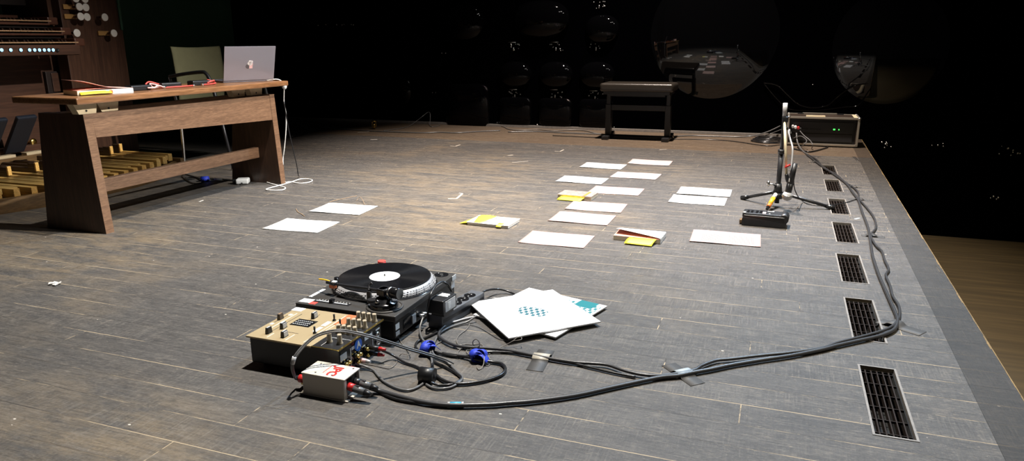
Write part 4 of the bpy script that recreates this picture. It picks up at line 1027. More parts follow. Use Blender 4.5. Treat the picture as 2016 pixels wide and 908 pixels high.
# ------------------------------------------------------------------ mixer
XM, YM = -1.165, 1.550
def mixer():
    r = thing('mixer', 'champagne faced two channel mixer with black knob section in front of the turntable', 'mixer', (XM, YM, 0))
    b = MB(); b.box((0, 0, .047), (.284, .212, .074), M['black'], .002); b.build('case', None, r)
    for x in (-.11, .11):
        for y in (-.08, .08):
            b = MB(); b.cyl((x, y, 0), (x, y, .011), .012, m=M['rubber'], seg=18); b.build('foot', None, r)
    b = MB(); b.box((-.0425, 0, .0865), (.211, .228, .005), M['champ'], .0012)
    b.build('faceplate', None, r)
    b = MB(); b.box((.048, .072, .0895), (.028, .08, .0009), M['orangeplate']); lab(b.build('stripe', None, r), 'orange stripe')
    b = MB(); b.box((.1055, 0, .0862), (.085, .228, .0046), M['black'], .001); b.build('knob_panel', None, r)
    b = MB(); b.box((.1465, 0, .0885), (.004, .228, .003), M['gold']); b.box((.105, -.112, .0885), (.084, .003, .002), M['gold']); b.box((.108, .013, .0887), (.07, .001, .0006), M['stick']); b.box((.108, -.045, .0887), (.07, .001, .0006), M['stick']); b.box((.085, -.075, .0887), (.001, .05, .0006), M['stick'])
    b.build('edge_trim', None, r)
    b = MB()
    for x, y, w, h in ((-.10, -.01, .0016, .16), (-.135, .02, .0016, .06), (-.048, .06, .0016, .05), (-.045, -.055, .05, .0014), (-.02, .035, .0012, .0012)): b.box((x, y, .0892), (w, h, .0006), M['knobbody'])
    for x, y, w, h in ((-.117, .0, .0025, .14), (-.085, -.09, .0022, .03), (-.025, -.085, .0022, .04), (-.128, .055, .010, .012), (-.135, -.02, .010, .012), (.03, .0, .002, .20), (.04, .0, .0016, .2)): b.box((x, y, .0892), (w, h, .0006), M['cream'])
    b.build('slot', None, r)
    b = MB(); b.box((-.0525, .014, .0893), (.064, .046, .0008), M['blackgl'])
    for i in range(8):
        for j in range(3): b.box((-.078+i*.0066, .001+j*.012, .09), (.0035, .005, .0006), M['lightgrey'])
    b.build('level_meter', None, r)
    for x, y, a, mm in ((-.10, -.077, 0, 'black'), (-.135, .018, 0, 'knobbody'), (-.084, -.035, 1, 'lightgrey'), (-.043, -.084, 1, 'lightgrey'), (-.048, .059, 1, 'lightgrey')):
        b = MB(); w, l = (.010, .016) if a == 0 else (.010, .018)
        b.hexa([(-w*.6, -l*.55, 0), (w*.6, -l*.55, 0), (w*.6, l*.55, 0), (-w*.6, l*.55, 0), (-w*.42, -l*.5, .017), (w*.42, -l*.5, .017), (w*.42, l*.5, .017), (-w*.42, l*.5, .017)], M['black' if mm != 'knobbody' else 'knobbody'], .001)
        if a: b.box((w*.50, 0, .009), (.0016, l*.9, .013), M['lightgrey'], rot=None)
        b.box((0, 0, .0172), (w*.3, l*.8, .0008), M['stick' if mm != 'knobbody' else 'keywood'])
        o = b.build('fader_cap', None, r); o.location = (x, y, .089)
    for x, y in ((.019, .059), (.021, -.037), (.056, .033)):
        b = MB(); b.cyl((x, y, .089), (x, y, .092), .005, m=M['black'], seg=14); b.cyl((x, y, .09), (x, y, .108), .0024, .003, M['black'], 10); b.build('toggle_switch', None, r)
    for lx, ly, lw, lh in ((-.133, .099, .034, .026), (.012, .030, .014, .034), (.013, -.012, .012, .034)):
        b = MB(); b.box((lx, ly, .0893), (lw, lh, .0008), M['stick']); b.build('label', None, r)
    def knob(x, y, h=.024):
        b = MB(); b.lathe([(.0085, 0), (.0085, .003), (.0066, .006), (.006, h-.004)], (0, 0, 0), M['knobcap'], 22); b.lathe([(.006, h-.004), (.0062, h-.003), (.0055, h), (0, h)], (0, 0, 0), M['knobcap'], 22); b.box((0, -.005, h*.6), (.0012, .004, h*.7), M['stick'])
        o = b.build('knob', None, r); o.location = (x, y, .0884)
    for y in (.092, .041, -.009):
        for x in (.079, .096, .113, .131): knob(x, y)
    for x in (.093, .125): knob(x, -.073, .027)
    # rear panel
    X = .1435
    b = MB(); b.box((X-.001, 0, .047), (.002, .20, .066), M['blackgl'])
    for y, z, w, h, mm in ((-.088, .060, .030, .018, 'lightgrey'), (-.035, .066, .03, .008, 'lightgrey'), (.035, .067, .04, .010, 'stick'), (-.055, .045, .002, .05, 'stick'), (-.012, .045, .0015, .05, 'stick'), (.055, .048, .0015, .055, 'stick'), (.085, .070, .02, .004, 'stick'), (.08, .052, .016, .004, 'stick'), (.01, .050, .012, .004, 'stick')): b.box((X+.0004, y, z), (.001, w, h), M[mm])
    b.build('rear_panel', None, r)
    for y in (-.088, -.074, -.034, -.020, .014, .028):
        for z in (.022, .040):
            b = MB(); b.cyl((X, y, z), (X+.004, y, z), .0072, m=M['black'], seg=14); b.cyl((X+.003, y, z), (X+.013, y, z), .0048, m=M['gold'], seg=14); b.build('phono_jack', None, r)
    for y, z in ((.080, .032), (.080, .056)):
        b = MB(); b.lathe([(.008, 0), (.008, .005), (.0045, .005), (.0045, .001)], (0, 0, 0), M['steel'], 20); o = b.build('jack_socket', None, r); o.location = (X, y, z); o.rotation_euler = (0, PI/2, 0)
    b = MB(); b.cyl((X+.0005, -.018, .066), (X+.0022, -.018, .066), .0175, m=M['bluetag'], seg=32); o = b.build('round_tag', None, r); lab(o, 'blue round tag with a white letter A')
    text_mesh('tag_letter', 'A', .026, .0004, 'stick', o, (X+.0026, -.018, .066), (PI/2, 0, PI/2))
    for y, z, mm, mm2, ln in ((.028, .040, 'black', 'red', .052), (.028, .022, 'black', 'red', .046), (-.020, .022, 'pinkcord', 'lightgrey', .032), (-.074, .022, 'red', 'lightgrey', .030), (-.088, .022, 'stick', 'steel', .026)):
        b = MB(); b.cyl((X+.006, y, z), (X+.006+ln*.6, y, z), .0065, .006, M[mm], 16); b.cyl((X+.006+ln*.6, y, z), (X+.006+ln, y, z), .0058, .0032, M[mm2], 16); b.build('phono_plug', None, r)
mixer()

# ------------------------------------------------------------------ direct box
def dibox():
    r = thing('direct_box', 'cream metal direct box with red letters in front of the mixer', 'direct box', (-1.0085, 1.3845, 0))
    hx, hy, z1 = .0635, .036, .060
    b = MB(); b.box((0, 0, .002), (2*hx+.014, 2*hy+.006, .004), M['diwhite'], .0015); b.build('base_plate', None, r)
    b = MB(); b.box((0, 0, z1-.002), (2*hx, 2*hy, .004), M['diwhite'], .0018, seg=3)
    for s in (-1, 1): b.box((0, s*(hy-.0015), .031), (2*hx-.006, .003, .056), M['diwhite'], .0008)
    b.box((hx-.006, -hy+.007, .030), (.008, .010, .054), M['diwhite'], .001); b.build('cover', None, r)
    b = MB(); b.box((0, 0, .030), (2*hx-.020, 2*hy-.008, .052), M['blackm'], .001); b.build('chassis', None, r)
    b = MB()
    for x, y in ((-.028, -.024), (.020, -.024), (-.045, .024), (.05, .026)): b.cyl((x, y, z1), (x, y, z1+.0006), .0025, m=M['blackm'], seg=12)
    b.build('screw', None, r)
    text_mesh('lettering', 'JPC', .034, .0003, 'red', r, (.014, -.003, z1+.0005), (0, 0, -PI/2))
    b = MB(); b.box((-.010, .004, z1+.0003), (.0016, .044, .0006), M['redcord'])
    for k in range(4): b.box((-.024-k*.006, .014, z1+.0003), (.0022, .022-.003*(k % 2), .0006), M['lightgrey'])
    b.build('print_line', None, r)
    b = MB(); b.cyl((-hx+.004, -.010, .028), (-hx-.010, -.010, .028), .0075, m=M['brass'], seg=18); b.cyl((-hx-.008, -.010, .028), (-hx-.024, -.012, .028), .0105, m=M['red'], seg=20); b.cyl((-hx-.022, -.012, .028), (-hx-.034, -.012, .030), .0085, .005, M['black'], 16); b.build('jack_plug', None, r)
    b = MB(); b.cyl((-hx+.004, .004, .014), (-hx-.026, -.002, .012), .0062, m=M['brass'], seg=16); b.build('jack_plug', None, r)
    for y, rot, red in ((.012, .05, False), (-.016, -.02, True)):
        b = MB(); c = Vector((hx-.004, y, .034)); d = Vector((1, rot, -.18)).normalized()
        b.cyl(c, c+d*.018, .0098, m=M['red'] if red else M['blackm'], seg=20); b.cyl(c+d*.016, c+d*.048, .0095, .0085, M['greycable'], 20); b.cyl(c+d*.048, c+d*.066, .0082, .005, M['black'], 18); b.box(c+d*.026+Vector((0, 0, .009)), (.014, .006, .003), M['blackm'], .001); b.build('microphone_plug', None, r)
dibox()

# ------------------------------------------------------------------ power strip and adapter
r = thing('power_strip', 'grey four socket power strip lying beside the turntable', 'power strip', (-.926, 1.968, 0), math.radians(-9))
b = MB(); b.box((0, 0, .0225), (.052, .25, .044), M['grey'], .003); b.build('body', None, r)
b = MB(); b.box((.0263, 0, .025), (.0006, .235, .012), M['blackm']); b.build('side_groove', None, r)
for k in range(4):
    b = MB(); y = .075-k*.041
    b.lathe([(.0195, .0446), (.0195, .0458), (.0175, .0458), (.0172, .0448), (0, .0448)], (0, y, 0), M['blackgl'], 30); b.cyl((0, y-.0095, .0448), (0, y-.0095, .0452), .0025, m=M['lightgrey'], seg=10); b.cyl((0, y+.0095, .0448), (0, y+.0095, .0452), .0025, m=M['lightgrey'], seg=10); b.build('socket', None, r)
r = thing('power_adapter', 'black power adapter block plugged into the near end of the power strip', 'power adapter', (-.930, 1.868, .045), math.radians(-5))
b = MB(); b.box((0, 0, .032), (.056, .082, .046), M['black'], .004); b.box((0, 0, .006), (.045, .06, .012), M['black'], .002); b.build('body', None, r)
b = MB(); b.box((.0285, 0, .033), (.0012, .06, .034), M['lightgrey']); b.box((.0293, -.006, .033), (.0006, .016, .022), M['stick']); b.build('side_label', None, r)
b = MB()
for y, w in ((.022, .03), (.015, .038), (.008, .034), (.001, .04)): b.box((0, y, .0555), (w, .004, .0008), M['stick'])
b.build('printed_text', None, r)

# ------------------------------------------------------------------ cables
RAD = {.0085: .0046, .0082: .0058, .0058: .0044, .0050: .0036, .005: .0036, .0045: .0034, .0048: .0036, .0043: .0032, .0044: .0033, .0042: .0032, 0.0036: .0024, .0021: .0014, .0020: .0014, .0018: .0012, .0017: .0012}
def cable(name, label, pts, rad, m, cat='cable', group=None, sub=5, seg=8):
    """pts: (pixel x, pixel y, height of the sheath's centre)"""
    P = [at(p[0], p[1], p[2] if len(p) > 2 else rad+.0005) if not isinstance(p, Vector) else p for p in pts]
    rad = RAD.get(rad, rad)
    b = MB(); b.tube(P, rad, M[m], seg, sub=sub)
    return tag(b.build(name, None, recentre=True), label, cat, group)
def lift(pts, z): return [(a, c, z) for a, c in pts]

main_a = [(1585, 302), (1607.6, 314), (1622, 331), (1644.5, 342), (1663, 358), (1679, 368), (1689.5, 379), (1692, 392), (1708, 410.6), (1721, 429), (1724.4, 447.6), (1714.6, 462), (1718.5, 474), (1726, 485), (1736, 494.5), (1741.6, 511.7), (1749.5, 530), (1744, 542), (1752, 562), (1757.5, 583), (1769, 601.6), (1771, 620), (1764, 636), (1744, 649), (1699, 662.5), (1652, 674), (1620, 685), (1560, 694), (1500, 700), (1440, 707), (1410, 710), (1382, 720), (1367, 729), (1332, 736), (1295, 740), (1262, 737.5), (1229, 730), (1196.5, 719), (1164, 715.7), (1131, 713.5), (1087, 707), (1050, 700), (1000, 690), (960, 686), (918.8, 683.7), (893.7, 679.5), (875, 671), (864, 660.7), (868, 650), (877, 642)]
cable('stage_cable', 'thick dark cable from the power strip under two tapes to the rack case', main_a, .0085, 'bigcable')
main_b = [(1588, 304), (1613, 323.5), (1642, 343.5), (1665.7, 361), (1679, 379), (1689.5, 393.5), (1697, 416), (1708, 445), (1712, 466), (1716, 492.5), (1718, 504), (1728, 535.5), (1739, 562), (1749.5, 586), (1760, 609.5), (1765, 622), (1767, 633), (1760, 649), (1734, 661), (1686, 672), (1646, 681), (1620, 688), (1560, 700), (1500, 709), (1440, 719), (1404, 726.6), (1369, 733), (1334, 740), (1295, 744), (1218, 760), (1131, 779), (1050, 790), (1000, 794), (960, 797), (890, 798), (840, 793), (790, 782), (748, 770), (728, 764, .02)]
cable('stage_cable', 'long thick cable with a blue tape band, from direct box past the grilles', main_b, .0082, 'bigcable')
cable('thin_cable', 'thin black cable beside the thick one, left of the stage edge tape', [(1251, 742.5), (1207, 734), (1164, 724), (1129, 716), (1095, 710), (1054, 702), (1000, 694), (950, 694), (905, 702), (871, 697), (851, 692)], .005, 'rubber')
cable('thin_cable', 'black cable from the red ringed plug of the direct box joining the long cable', [(719, 761, .024), (740, 770), (780, 786), (830, 794), (885, 796.5, .006)], .005, 'rubber')
b = MB(); b.cyl(at(886, 797.5, .0075), at(908, 797.3, .0075), .0072, m=M['bluetape'], seg=16); tag(b.build('tape_band', None, recentre=True), 'light blue tape band round the long cable near the direct box', 'tape')
b = MB(); b.cyl(at(881, 797.3, .0075), at(886, 797.5, .0075), .0073, m=M['lightgrey'], seg=16); b.cyl(at(908, 797.3, .0075), at(913, 797, .0075), .0073, m=M['lightgrey'], seg=16); tag(b.build('tape_band', None, recentre=True), 'pale tape ends either side of the light blue tape band', 'tape')
# twin signal lead arching over the mixer
arc = [(582, 747, .030), (577, 736.5, .05), (574, 720.5, .08), (580, 701, .105), (598, 679, .125), (620, 661, .140), (646, 652, .148), (671, 649.5, .148), (694, 653, .140), (726, 660, .125), (762, 671, .10), (804, 685, .07), (845.5, 697, .045), (877, 708, .022), (893, 716, .008)]
cable('signal_lead', 'grey signal lead arching over the mixer from the direct box jack', arc, .0036, 'greycable')
cable('signal_lead', 'second grey signal lead running beside the one arching over the mixer', [(585, 748, .024), (580, 737.5, .043), (577, 721.5, .073), (583, 703.5, .098), (600, 681.5, .118), (622, 664, .132), (647, 655.5, .139), (671, 653, .139), (694, 656.5, .131), (726, 664, .117), (762, 675, .093), (804, 689, .063), (845.5, 701, .038), (875, 712, .016), (888, 719, .008)], .0036, 'greycable')
b = MB(); b.cyl(at(579.5, 703, .103), at(576, 717, .084), .0052, m=M['lightgrey'], seg=12); tag(b.build('cable_marker', None, recentre=True), 'pale marker sleeve on the lead left of the mixer', 'cable marker')
cable('signal_lead', 'black lead from the red phono plug to the black round connector', [(752, 690, .035), (774.4, 700.4, .012), (797, 714), (818, 721), (833, 730), (839, 738), (840, 745, .012)], .0045, 'rubber')
cable('signal_lead', 'grey lead from the turntable looping down to the mixer outputs', [(699, 716, .020), (720, 722, .01), (735, 729), (743, 738), (752, 748), (762, 755), (783, 765), (804, 768.5), (824.6, 761), (841, 746.5), (850, 725.5), (848.7, 700.4, .012), (841, 679.5, .012), (830, 665, .012), (826.7, 646, .02), (833, 625, .038)], .0043, 'greycable')
cable('signal_lead', 'grey lead from the power strip bending into the left blue tie', [(938, 622, .02), (921, 633.5, .008), (908, 637.7, .006), (883, 646), (864, 658.6), (854, 677.4), (851, 690, .012), (856, 700, .01), (879, 713), (902, 734), (910, 744), (902, 755), (883, 764), (856, 765), (839, 757)], .0044, 'greycable')
cable('power_cable', 'black power cable in a wide loop below the right blue tie', [(870.7, 696), (895, 700), (918.8, 703, .008), (940, 708, .012), (969, 713), (988, 717), (995, 727.6), (983.7, 740), (950, 750.7), (908, 756), (883, 753), (862, 742), (852, 725.6), (851, 709), (850, 696, .012)], .0058, 'rubber')
cable('power_cable', 'black power cable curling from the turntable to the left blue tie', [(862, 642, .005), (865, 650), (855, 657), (838, 665), (823, 672), (818, 681), (824, 690), (838, 693, .01), (849, 703, .01), (858, 714), (880, 724), (898, 735), (908, 746), (890, 757), (862, 758), (848, 753, .012)], .0048, 'rubber')
cable('power_cable', 'black cable standing up from the turntable rear to the power adapter', [(843, 634, .02), (842, 617, .05), (843, 602, .085), (847, 583, .115), (855.5, 566, .130), (863, 558.5, .135), (872.5, 555.4, .133), (882, 561.6, .122), (890, 574, .098)], .0038, 'rubber')
cable('power_cable', 'pale grey cable from the adapter running under the record sleeves', [(862, 614, .035), (857, 622, .022), (860, 631, .010), (866.5, 635), (887, 635.5), (912.5, 628.5), (930, 624.5), (942, 622)], .0042, 'lightgrey')
cable('power_cable', 'black mains cable from the far end of the power strip to the sleeves', [(943, 581, .025), (955, 573, .03), (975, 569.5, .02), (995, 572, .012), (1012, 579), (1025, 588, .005)], .0045, 'rubber')
cable('power_cable', 'thin black cable on the floor between power strip and sleeves', [(945, 592), (965, 588), (985, 587.5), (1000, 590, .004)], .003, 'rubber')
cable('thin_wire', 'thin beige wire curling from the adapter cable to the right blue tie', [(924, 634), (923, 642), (917, 650), (908, 656.5), (901, 664), (899, 672), (904, 679.5), (915, 678), (929, 678.5), (943, 677), (952, 681.6), (952, 688)], .0021, 'wire')
cable('thin_wire', 'thin dark wire swinging from the adapter to the sleeve corner', [(916.7, 638.7), (931, 641), (946, 646), (967, 658.6), (983.7, 668), (1000, 671), (1010, 671.5)], .0018, 'greycable')
cable('thin_wire', 'thin wire ending in a small loop over the sleeve corner', [(962.7, 698), (977.5, 688), (994, 680, .008), (1009, 672, .018), (1018, 665, .026), (1025.7, 664, .026), (1026.5, 668.5, .026), (1019, 670.5, .024), (1011, 671, .02)], .0017, 'wire')
cable('thin_wire', 'upright beige wire loop above the right blue tie', [(943, 698, .012), (943.5, 686, .03), (944, 675, .045), (937.6, 668, .055), (931, 673, .045), (933, 680.6, .025), (945, 680, .015), (953, 684, .008)], .0021, 'wire')
cable('thin_wire', 'beige wire hanging down in front of the right blue tie', [(949, 690, .022), (953, 702, .022), (952, 717, .01), (947, 726), (942, 727.6), (939, 723)], .0021, 'wire')
cable('thin_wire', 'thin wire curl to the right of the right blue tie', [(955, 696, .018), (964, 706, .012), (966, 715), (961, 720), (955, 719)], .0018, 'wire')
cable('thin_wire', 'thin wire ring left of the right blue tie', [(906, 704), (901, 699), (902, 692.5), (908, 687.5), (917, 687), (919, 694), (925, 699, .01), (938, 703, .014)], .0020, 'wire')
cable('thin_wire', 'thin beige wire arching from the left blue tie toward the right one', [(855, 690, .012), (857, 681), (865, 674.5), (877, 672.5), (889, 677), (896, 684), (905, 688), (918, 687), (935, 690, .01), (942, 698, .016)], .0021, 'wire')
cable('ground_wire', 'thin pale ground wire from turntable to direct box area', [(818, 621, .045), (808, 621.5, .045), (797, 627, .035), (787, 638, .015), (783, 656.5), (789, 673), (801.6, 690), (808, 697, .012), (802, 698.5, .014), (791, 697, .012), (785, 704), (780, 715), (774, 722), (764, 725.6), (742, 721), (720, 717), (706, 717, .012)], .0017, 'wire')
b = MB(); c = at(841, 752, 0); b.sph(c+Vector((0, 0, .019)), .019, M['black'], (1.25, .95, 1), 20); b.cyl(c+Vector((-.02, .0, .019)), c+Vector((.02, .004, .019)), .0196, m=M['black'], seg=20); tag(b.build('round_connector', None, recentre=True), 'black round cable connector lying between mixer and long cable', 'connector')
def tie(px, py, label, sc, a, seed):
    rnd = random.Random(seed); c = at(px, py, 0); b = MB(); h = .026*sc
    r_ = thing('cable_tie', label, 'cable tie', c, a)
    for q, (rx_, rz_, off) in enumerate(((PI/2, .4, (0, 0, .0155)), (PI/2-.35, .1, (.006, .004, .0175)), (PI/2+.4, .8, (-.006, -.003, .0165)))):
        b = MB(); b.lathe([(.0125*sc, -.011), (.0142*sc, -.012), (.0146*sc, .0), (.0142*sc, .012), (.0125*sc, .011), (.0125*sc, -.011)], (0, 0, 0), M['blue'], 22)
        o = b.build('strap_loop', None, r_); o.location = Vector(off)*sc; o.rotation_euler = (rx_, 0, rz_)
    b = MB(); b.sheet([Vector((.004, -.012, .022))*sc, Vector((.030, -.016, .008))*sc, Vector((.030, .004, .007))*sc, Vector((.004, .008, .026))*sc], M['blue'], .0016, 8, 3, lambda u, v: .006*math.sin(PI*u)); b.build('strap_tail', None, r_)
    return r_
tie(841, 697, 'blue hook and loop tie round the leads nearest the mixer', 1.15, .9, 1)
tie(942, 712, 'blue hook and loop tie below the record sleeves, tangled in wires', 1.1, -.1, 2)

# cloth tape pieces
def tape(label, p0, p1, w, m='gaffer', hump=None, hm=None, hw=.020, hh=.0105):
    """strip from pixel p0 to p1 on the floor; hump = fraction where it rises over cables"""
    A, B_ = at(*p0), at(*p1); d = B_-A; L = d.length; d.normalize(); nrm = Vector((-d.y, d.x, 0))
    def strip(s0, s1, mm, n):
        b = MB(); rows = []
        for i in range(n+1):
            s = s0+(s1-s0)*i/n; z = .0006
            if hump is not None:
                q = (s-hump*L)/hw; z += hh*math.exp(-(q**4)) if abs(q) < 2.2 else 0
            rows.append([[A+d*s+nrm*(k*w/2)+Vector((0, 0, z+e)) for k in (-1, 1)] for e in (0, .0007)])
        V = [[[b.bm.verts.new(p) for p in e] for e in rw] for rw in rows]
        fs = [b.bm.faces.new((V[0][0][0], V[0][0][1], V[0][1][1], V[0][1][0])), b.bm.faces.new((V[-1][0][1], V[-1][0][0], V[-1][1][0], V[-1][1][1]))]
        for a, c in zip(V, V[1:]):
            fs += [b.bm.faces.new((a[1][0], c[1][0], c[1][1], a[1][1])), b.bm.faces.new((a[0][1], c[0][1], c[0][0], a[0][0])), b.bm.faces.new((a[0][0], c[0][0], c[1][0], a[1][0])), b.bm.faces.new((a[1][1], c[1][1], c[0][1], a[0][1]))]
        bmesh.ops.recalc_face_normals(b.bm, faces=fs)
        b._fin(fs, M[mm], True); return b
    if hump is None: return tag(strip(0, L, m, 4).build('tape_strip', None, recentre=True), label, 'tape')
    o = tag(strip(0, L, m, 40).build('tape_strip', None, recentre=True), label, 'tape')
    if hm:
        q = strip(hump*L-hw*.95, hump*L+hw*.95, hm, 24); bmesh.ops.translate(q.bm, vec=Vector((0, 0, .0009))-o.location, verts=q.bm.verts)  # paler strip paints the light caught by the tape's hump
        lab(q.build('tape_sheen', None, o), 'painted sheen on the tape over the cables')
    return o
tape('grey cloth tape over the cables in front of the record sleeves', (1076, 690), (1052, 731), .047, 'gaffer', .42, 'gaffersheen')
tape('grey cloth tape over the cables where the two long cables meet', (1316, 718), (1374, 758), .045, 'gaffer', .52, 'bluesheen_and_scrap')
tape('grey cloth tape at the cable bend beside the stage edge', (1731, 632), (1817, 658), .05, 'gaffer', .36, hh=.0105)
tape('dark tape cross over the cables right of the fourth grille', (1696, 464), (1742, 468), .028, 'tapedark', .42, hh=.0105)
tape('dark tape over the cables beside the third grille', (1669, 392), (1718, 396), .022, 'tapedark', .46, hh=.0105)
tape('dark tape over the cables between the fifth and sixth grilles', (1662, 368), (1696, 370), .022, 'tapedark', .5, hh=.0105)
tape('dark tape strip in front of the rack case', (1592, 320), (1631, 321), .025, 'tapedark', .35, hh=.0105)
tape('short dark tape beside the cable knot at the rack case', (1598, 308), (1613, 310), .04, 'tapedark')
tape('small dark tape mark near the back right stage corner', (1681, 309), (1690, 318), .02, 'tapedark')

# mic leads, rack leads, back wall leads
cable('microphone_cable', 'pale grey cable rising from the microphone to the rack plugs', [aty(1557, 338, 3.86), aty(1560, 305, 3.885), aty(1560, 290, 3.9), aty(1556, 275, 3.93), aty(1553, 262, 3.96), aty(1554, 256, 4.0), aty(1557, 262, 4.02)], .0058, 'lightgrey')
cable('microphone_cable', 'thin black cable hanging from the microphone to the third grille', [aty(1563, 320, 3.88), aty(1563, 345, 3.88), aty(1563.5, 368, 3.885), aty(1570, 385, 3.9), (1580, 396, .01), (1592, 402), (1615, 405), (1640, 404), (1665, 399), (1682, 393.5), (1692, 390)], .0036, 'rubber')
def rp(px, py, y): return aty(px, py, y)
cable('rack_lead', 'grey lead drooping from the rack front to the cable knot', [rp(1568, 262, 6.30), rp(1569, 275, 6.26), rp(1572, 285, 6.2), (1580, 297), (1590, 304)], .006, 'greycable')
cable('rack_lead', 'black lead looping from the rack front to the floor at right', [rp(1575, 258, 6.30), rp(1583, 267, 6.25), rp(1595, 277, 6.2), rp(1600, 286, 6.15), (1598, 292)], .005, 'greycable')
cable('rack_lead', 'pale lead loop in front of the rack case', [rp(1562, 272, 6.28), rp(1575, 268, 6.24), rp(1584, 272, 6.2), rp(1588, 278, 6.16), rp(1583, 285, 6.14), (1577, 289)], .005, 'greycable')
cable('rack_lead', 'dark lead on the floor along the front of the rack case', [(1562, 293), (1580, 297), (1594, 299), (1610, 296), (1630, 290)], .006, 'rubber')
cable('wall_cable', 'dark cable on the floor along the black wall behind the bench', [(565, 239, .04), (620, 250), (660, 253), (700, 256), (740, 258.5), (780, 260), (830, 261.5), (866, 260.5), (900, 261.5), (950, 258.5), (985, 257)], .0052, 'greycable')
cable('wall_cable', 'pale cable along the foot of the black wall left of the piano bench', [(968, 246), (990, 249), (1003, 254.5), (1030, 256.5), (1060, 255), (1090, 257.5), (1120, 256), (1150, 257), (1175, 263), (1190, 264.5)], .0055, 'wire')
cable('wall_cable', 'dark cable crossing below the piano bench to the cable coil', [(1000, 260), (1060, 259), (1120, 262), (1180, 264), (1240, 267), (1310, 269), (1360, 267), (1400, 268), (1450, 269.5), (1480, 268, .02), (1510, 260, .05), (1536, 248, .10)], .0055, 'greycable')
cable('wall_cable', 'dark straight cable on the floor in front of the piano bench', [(1088, 267), (1130, 269), (1190, 271.5), (1250, 273.5), (1330, 274), (1400, 275), (1450, 279), (1490, 285), (1515, 287.5), (1536, 285)], .005, 'rubber')
cable('wall_cable', 'second dark cable curving up behind the tripod stand', [(1470, 267), (1500, 268, .012), (1520, 262, .04), (1538, 255, .08)], .005, 'greycable')
cable('wall_cable', 'thin cable standing up in a bend against the black wall', [(755, 257.5), (775, 255), (795, 251.5), (806, 248), (818, 240, .035), (832, 229, .09), (842, 221.5, .125), (846.5, 223, .12), (847, 235, .06), (846, 246, .01), (850, 249.5), (858, 248.5), (866, 247)], .0042, 'greycable')
cable('wall_cable', 'black cable loop on the floor behind the far end of the organ bench', [(556, 269), (575, 269), (592, 266), (603, 262), (602, 256), (596, 251), (590, 249)], .007, 'rubber')
c = at(1511, 279)
b = MB()
for k in range(4):
    pts = [c+Vector(((.135-.012*k)*math.cos(a)+.004*k, (.13-.01*k)*math.sin(a)-.003*k, .006+.010*k+.003*math.sin(2*a+k))) for a in [2*PI*i/24 for i in range(25)]]
    b.tube(pts, .0055, M['rubber'], 8, sub=2)
tag(b.build('cable_coil', None, recentre=True), 'coil of black cable on the floor beside the rack case', 'cable coil')
cable('black_lead', 'thin black lead hanging at the far end of the organ bench', [Vector((-2.93, 3.76, .50)), Vector((-2.92, 3.765, .35)), Vector((-2.90, 3.77, .2)), Vector((-2.89, 3.78, .1)), Vector((-2.90, 3.80, .03)), Vector((-2.94, 3.86, .006))], .003, 'rubber')

# laptop charger
r = thing('charger', 'white laptop power brick on the floor under the bench', 'charger', at(490, 360)+Vector((-.015, -.035, 0)), math.radians(30))
b = MB(); b.box((0, 0, .018), (.075, .075, .032), M['white'], .010, seg=4, smooth=True); b.build('body', None, r)
b = MB(); b.box((-.045, 0, .016), (.03, .03, .028), M['black'], .004); b.build('mains_plug', None, r)
cable('charger_cable', 'white charger cable hanging from the bench end and looping on the floor', [Vector((-3.0, 3.70, TOPZ+.004)), Vector((-2.965, 3.765, TOPZ+.008)), Vector((-2.945, 3.79, .60)), aty(559, 200, 3.80), aty(563, 225, 3.80), aty(563, 255, 3.79), aty(560, 290, 3.78), aty(557, 318, 3.76), (560, 356, .012), (571, 358, .004), (590, 361), (608, 359), (615, 355), (605, 352.5), (590, 353), (575, 358), (555, 364), (532, 370), (524, 373.5), (540, 375), (556, 374), (562, 370), (552, 366.5), (535, 362), (520, 357), (507, 353.5, .012)], .0042, 'whitecable', sub=5)
b = MB(); b.sph(Vector((-2.945, 3.795, .592)), .017, M['white'], (1, .8, 1.1), 16); tag(b.build('cable_clip', None, recentre=True), 'white round cable clip at the far end of the bench top', 'cable clip')
cable('mains_cable', 'black mains cable with blue tie under the organ bench', [(477, 361, .012), (462, 356), (445, 354), (428, 353), (412, 352.5), (400, 353, .012), (385, 349), (372, 345), (362, 343), (358, 347), (368, 355), (380, 361), (392, 361), (402, 356, .012), (392, 351), (378, 349), (364, 350)], .0048, 'rubber')
b = MB(); b.cyl(at(400, 353, .014)+Vector((-.012, -.006, 0)), at(411, 352.5, .014), .018, m=M['blue'], seg=16); tag(b.build('cable_tie', None, recentre=True), 'blue tie round the mains cable under the organ bench', 'cable tie')
b = MB(); b.cyl(at(423, 353, .010), at(436, 354, .010), .008, m=M['stick'], seg=14); tag(b.build('cable_marker', None, recentre=True), 'white marker sleeve on the mains cable under the bench', 'cable marker')

# brass castor at the foot of the wall
r = thing('brass_castor', 'small shiny brass castor on the floor at the black wall', 'castor', at(737, 254), .5)
b = MB(); b.cyl((-.012, 0, .030), (.012, 0, .030), .030, m=M['brass'], seg=28); b.build('wheel', None, r)
b = MB(); b.box((-.018, 0, .048), (.005, .03, .05), M['brass'], .002); b.box((.018, 0, .048), (.005, .03, .05), M['brass'], .002); b.lathe([(.0, .085), (.026, .085), (.030, .078), (.022, .070), (0, .070)], (0, 0, 0), M['brass'], 28); b.cyl((-.024, 0, .03), (.024, 0, .03), .006, m=M['brass'], seg=12); b.build('fork', None, r)

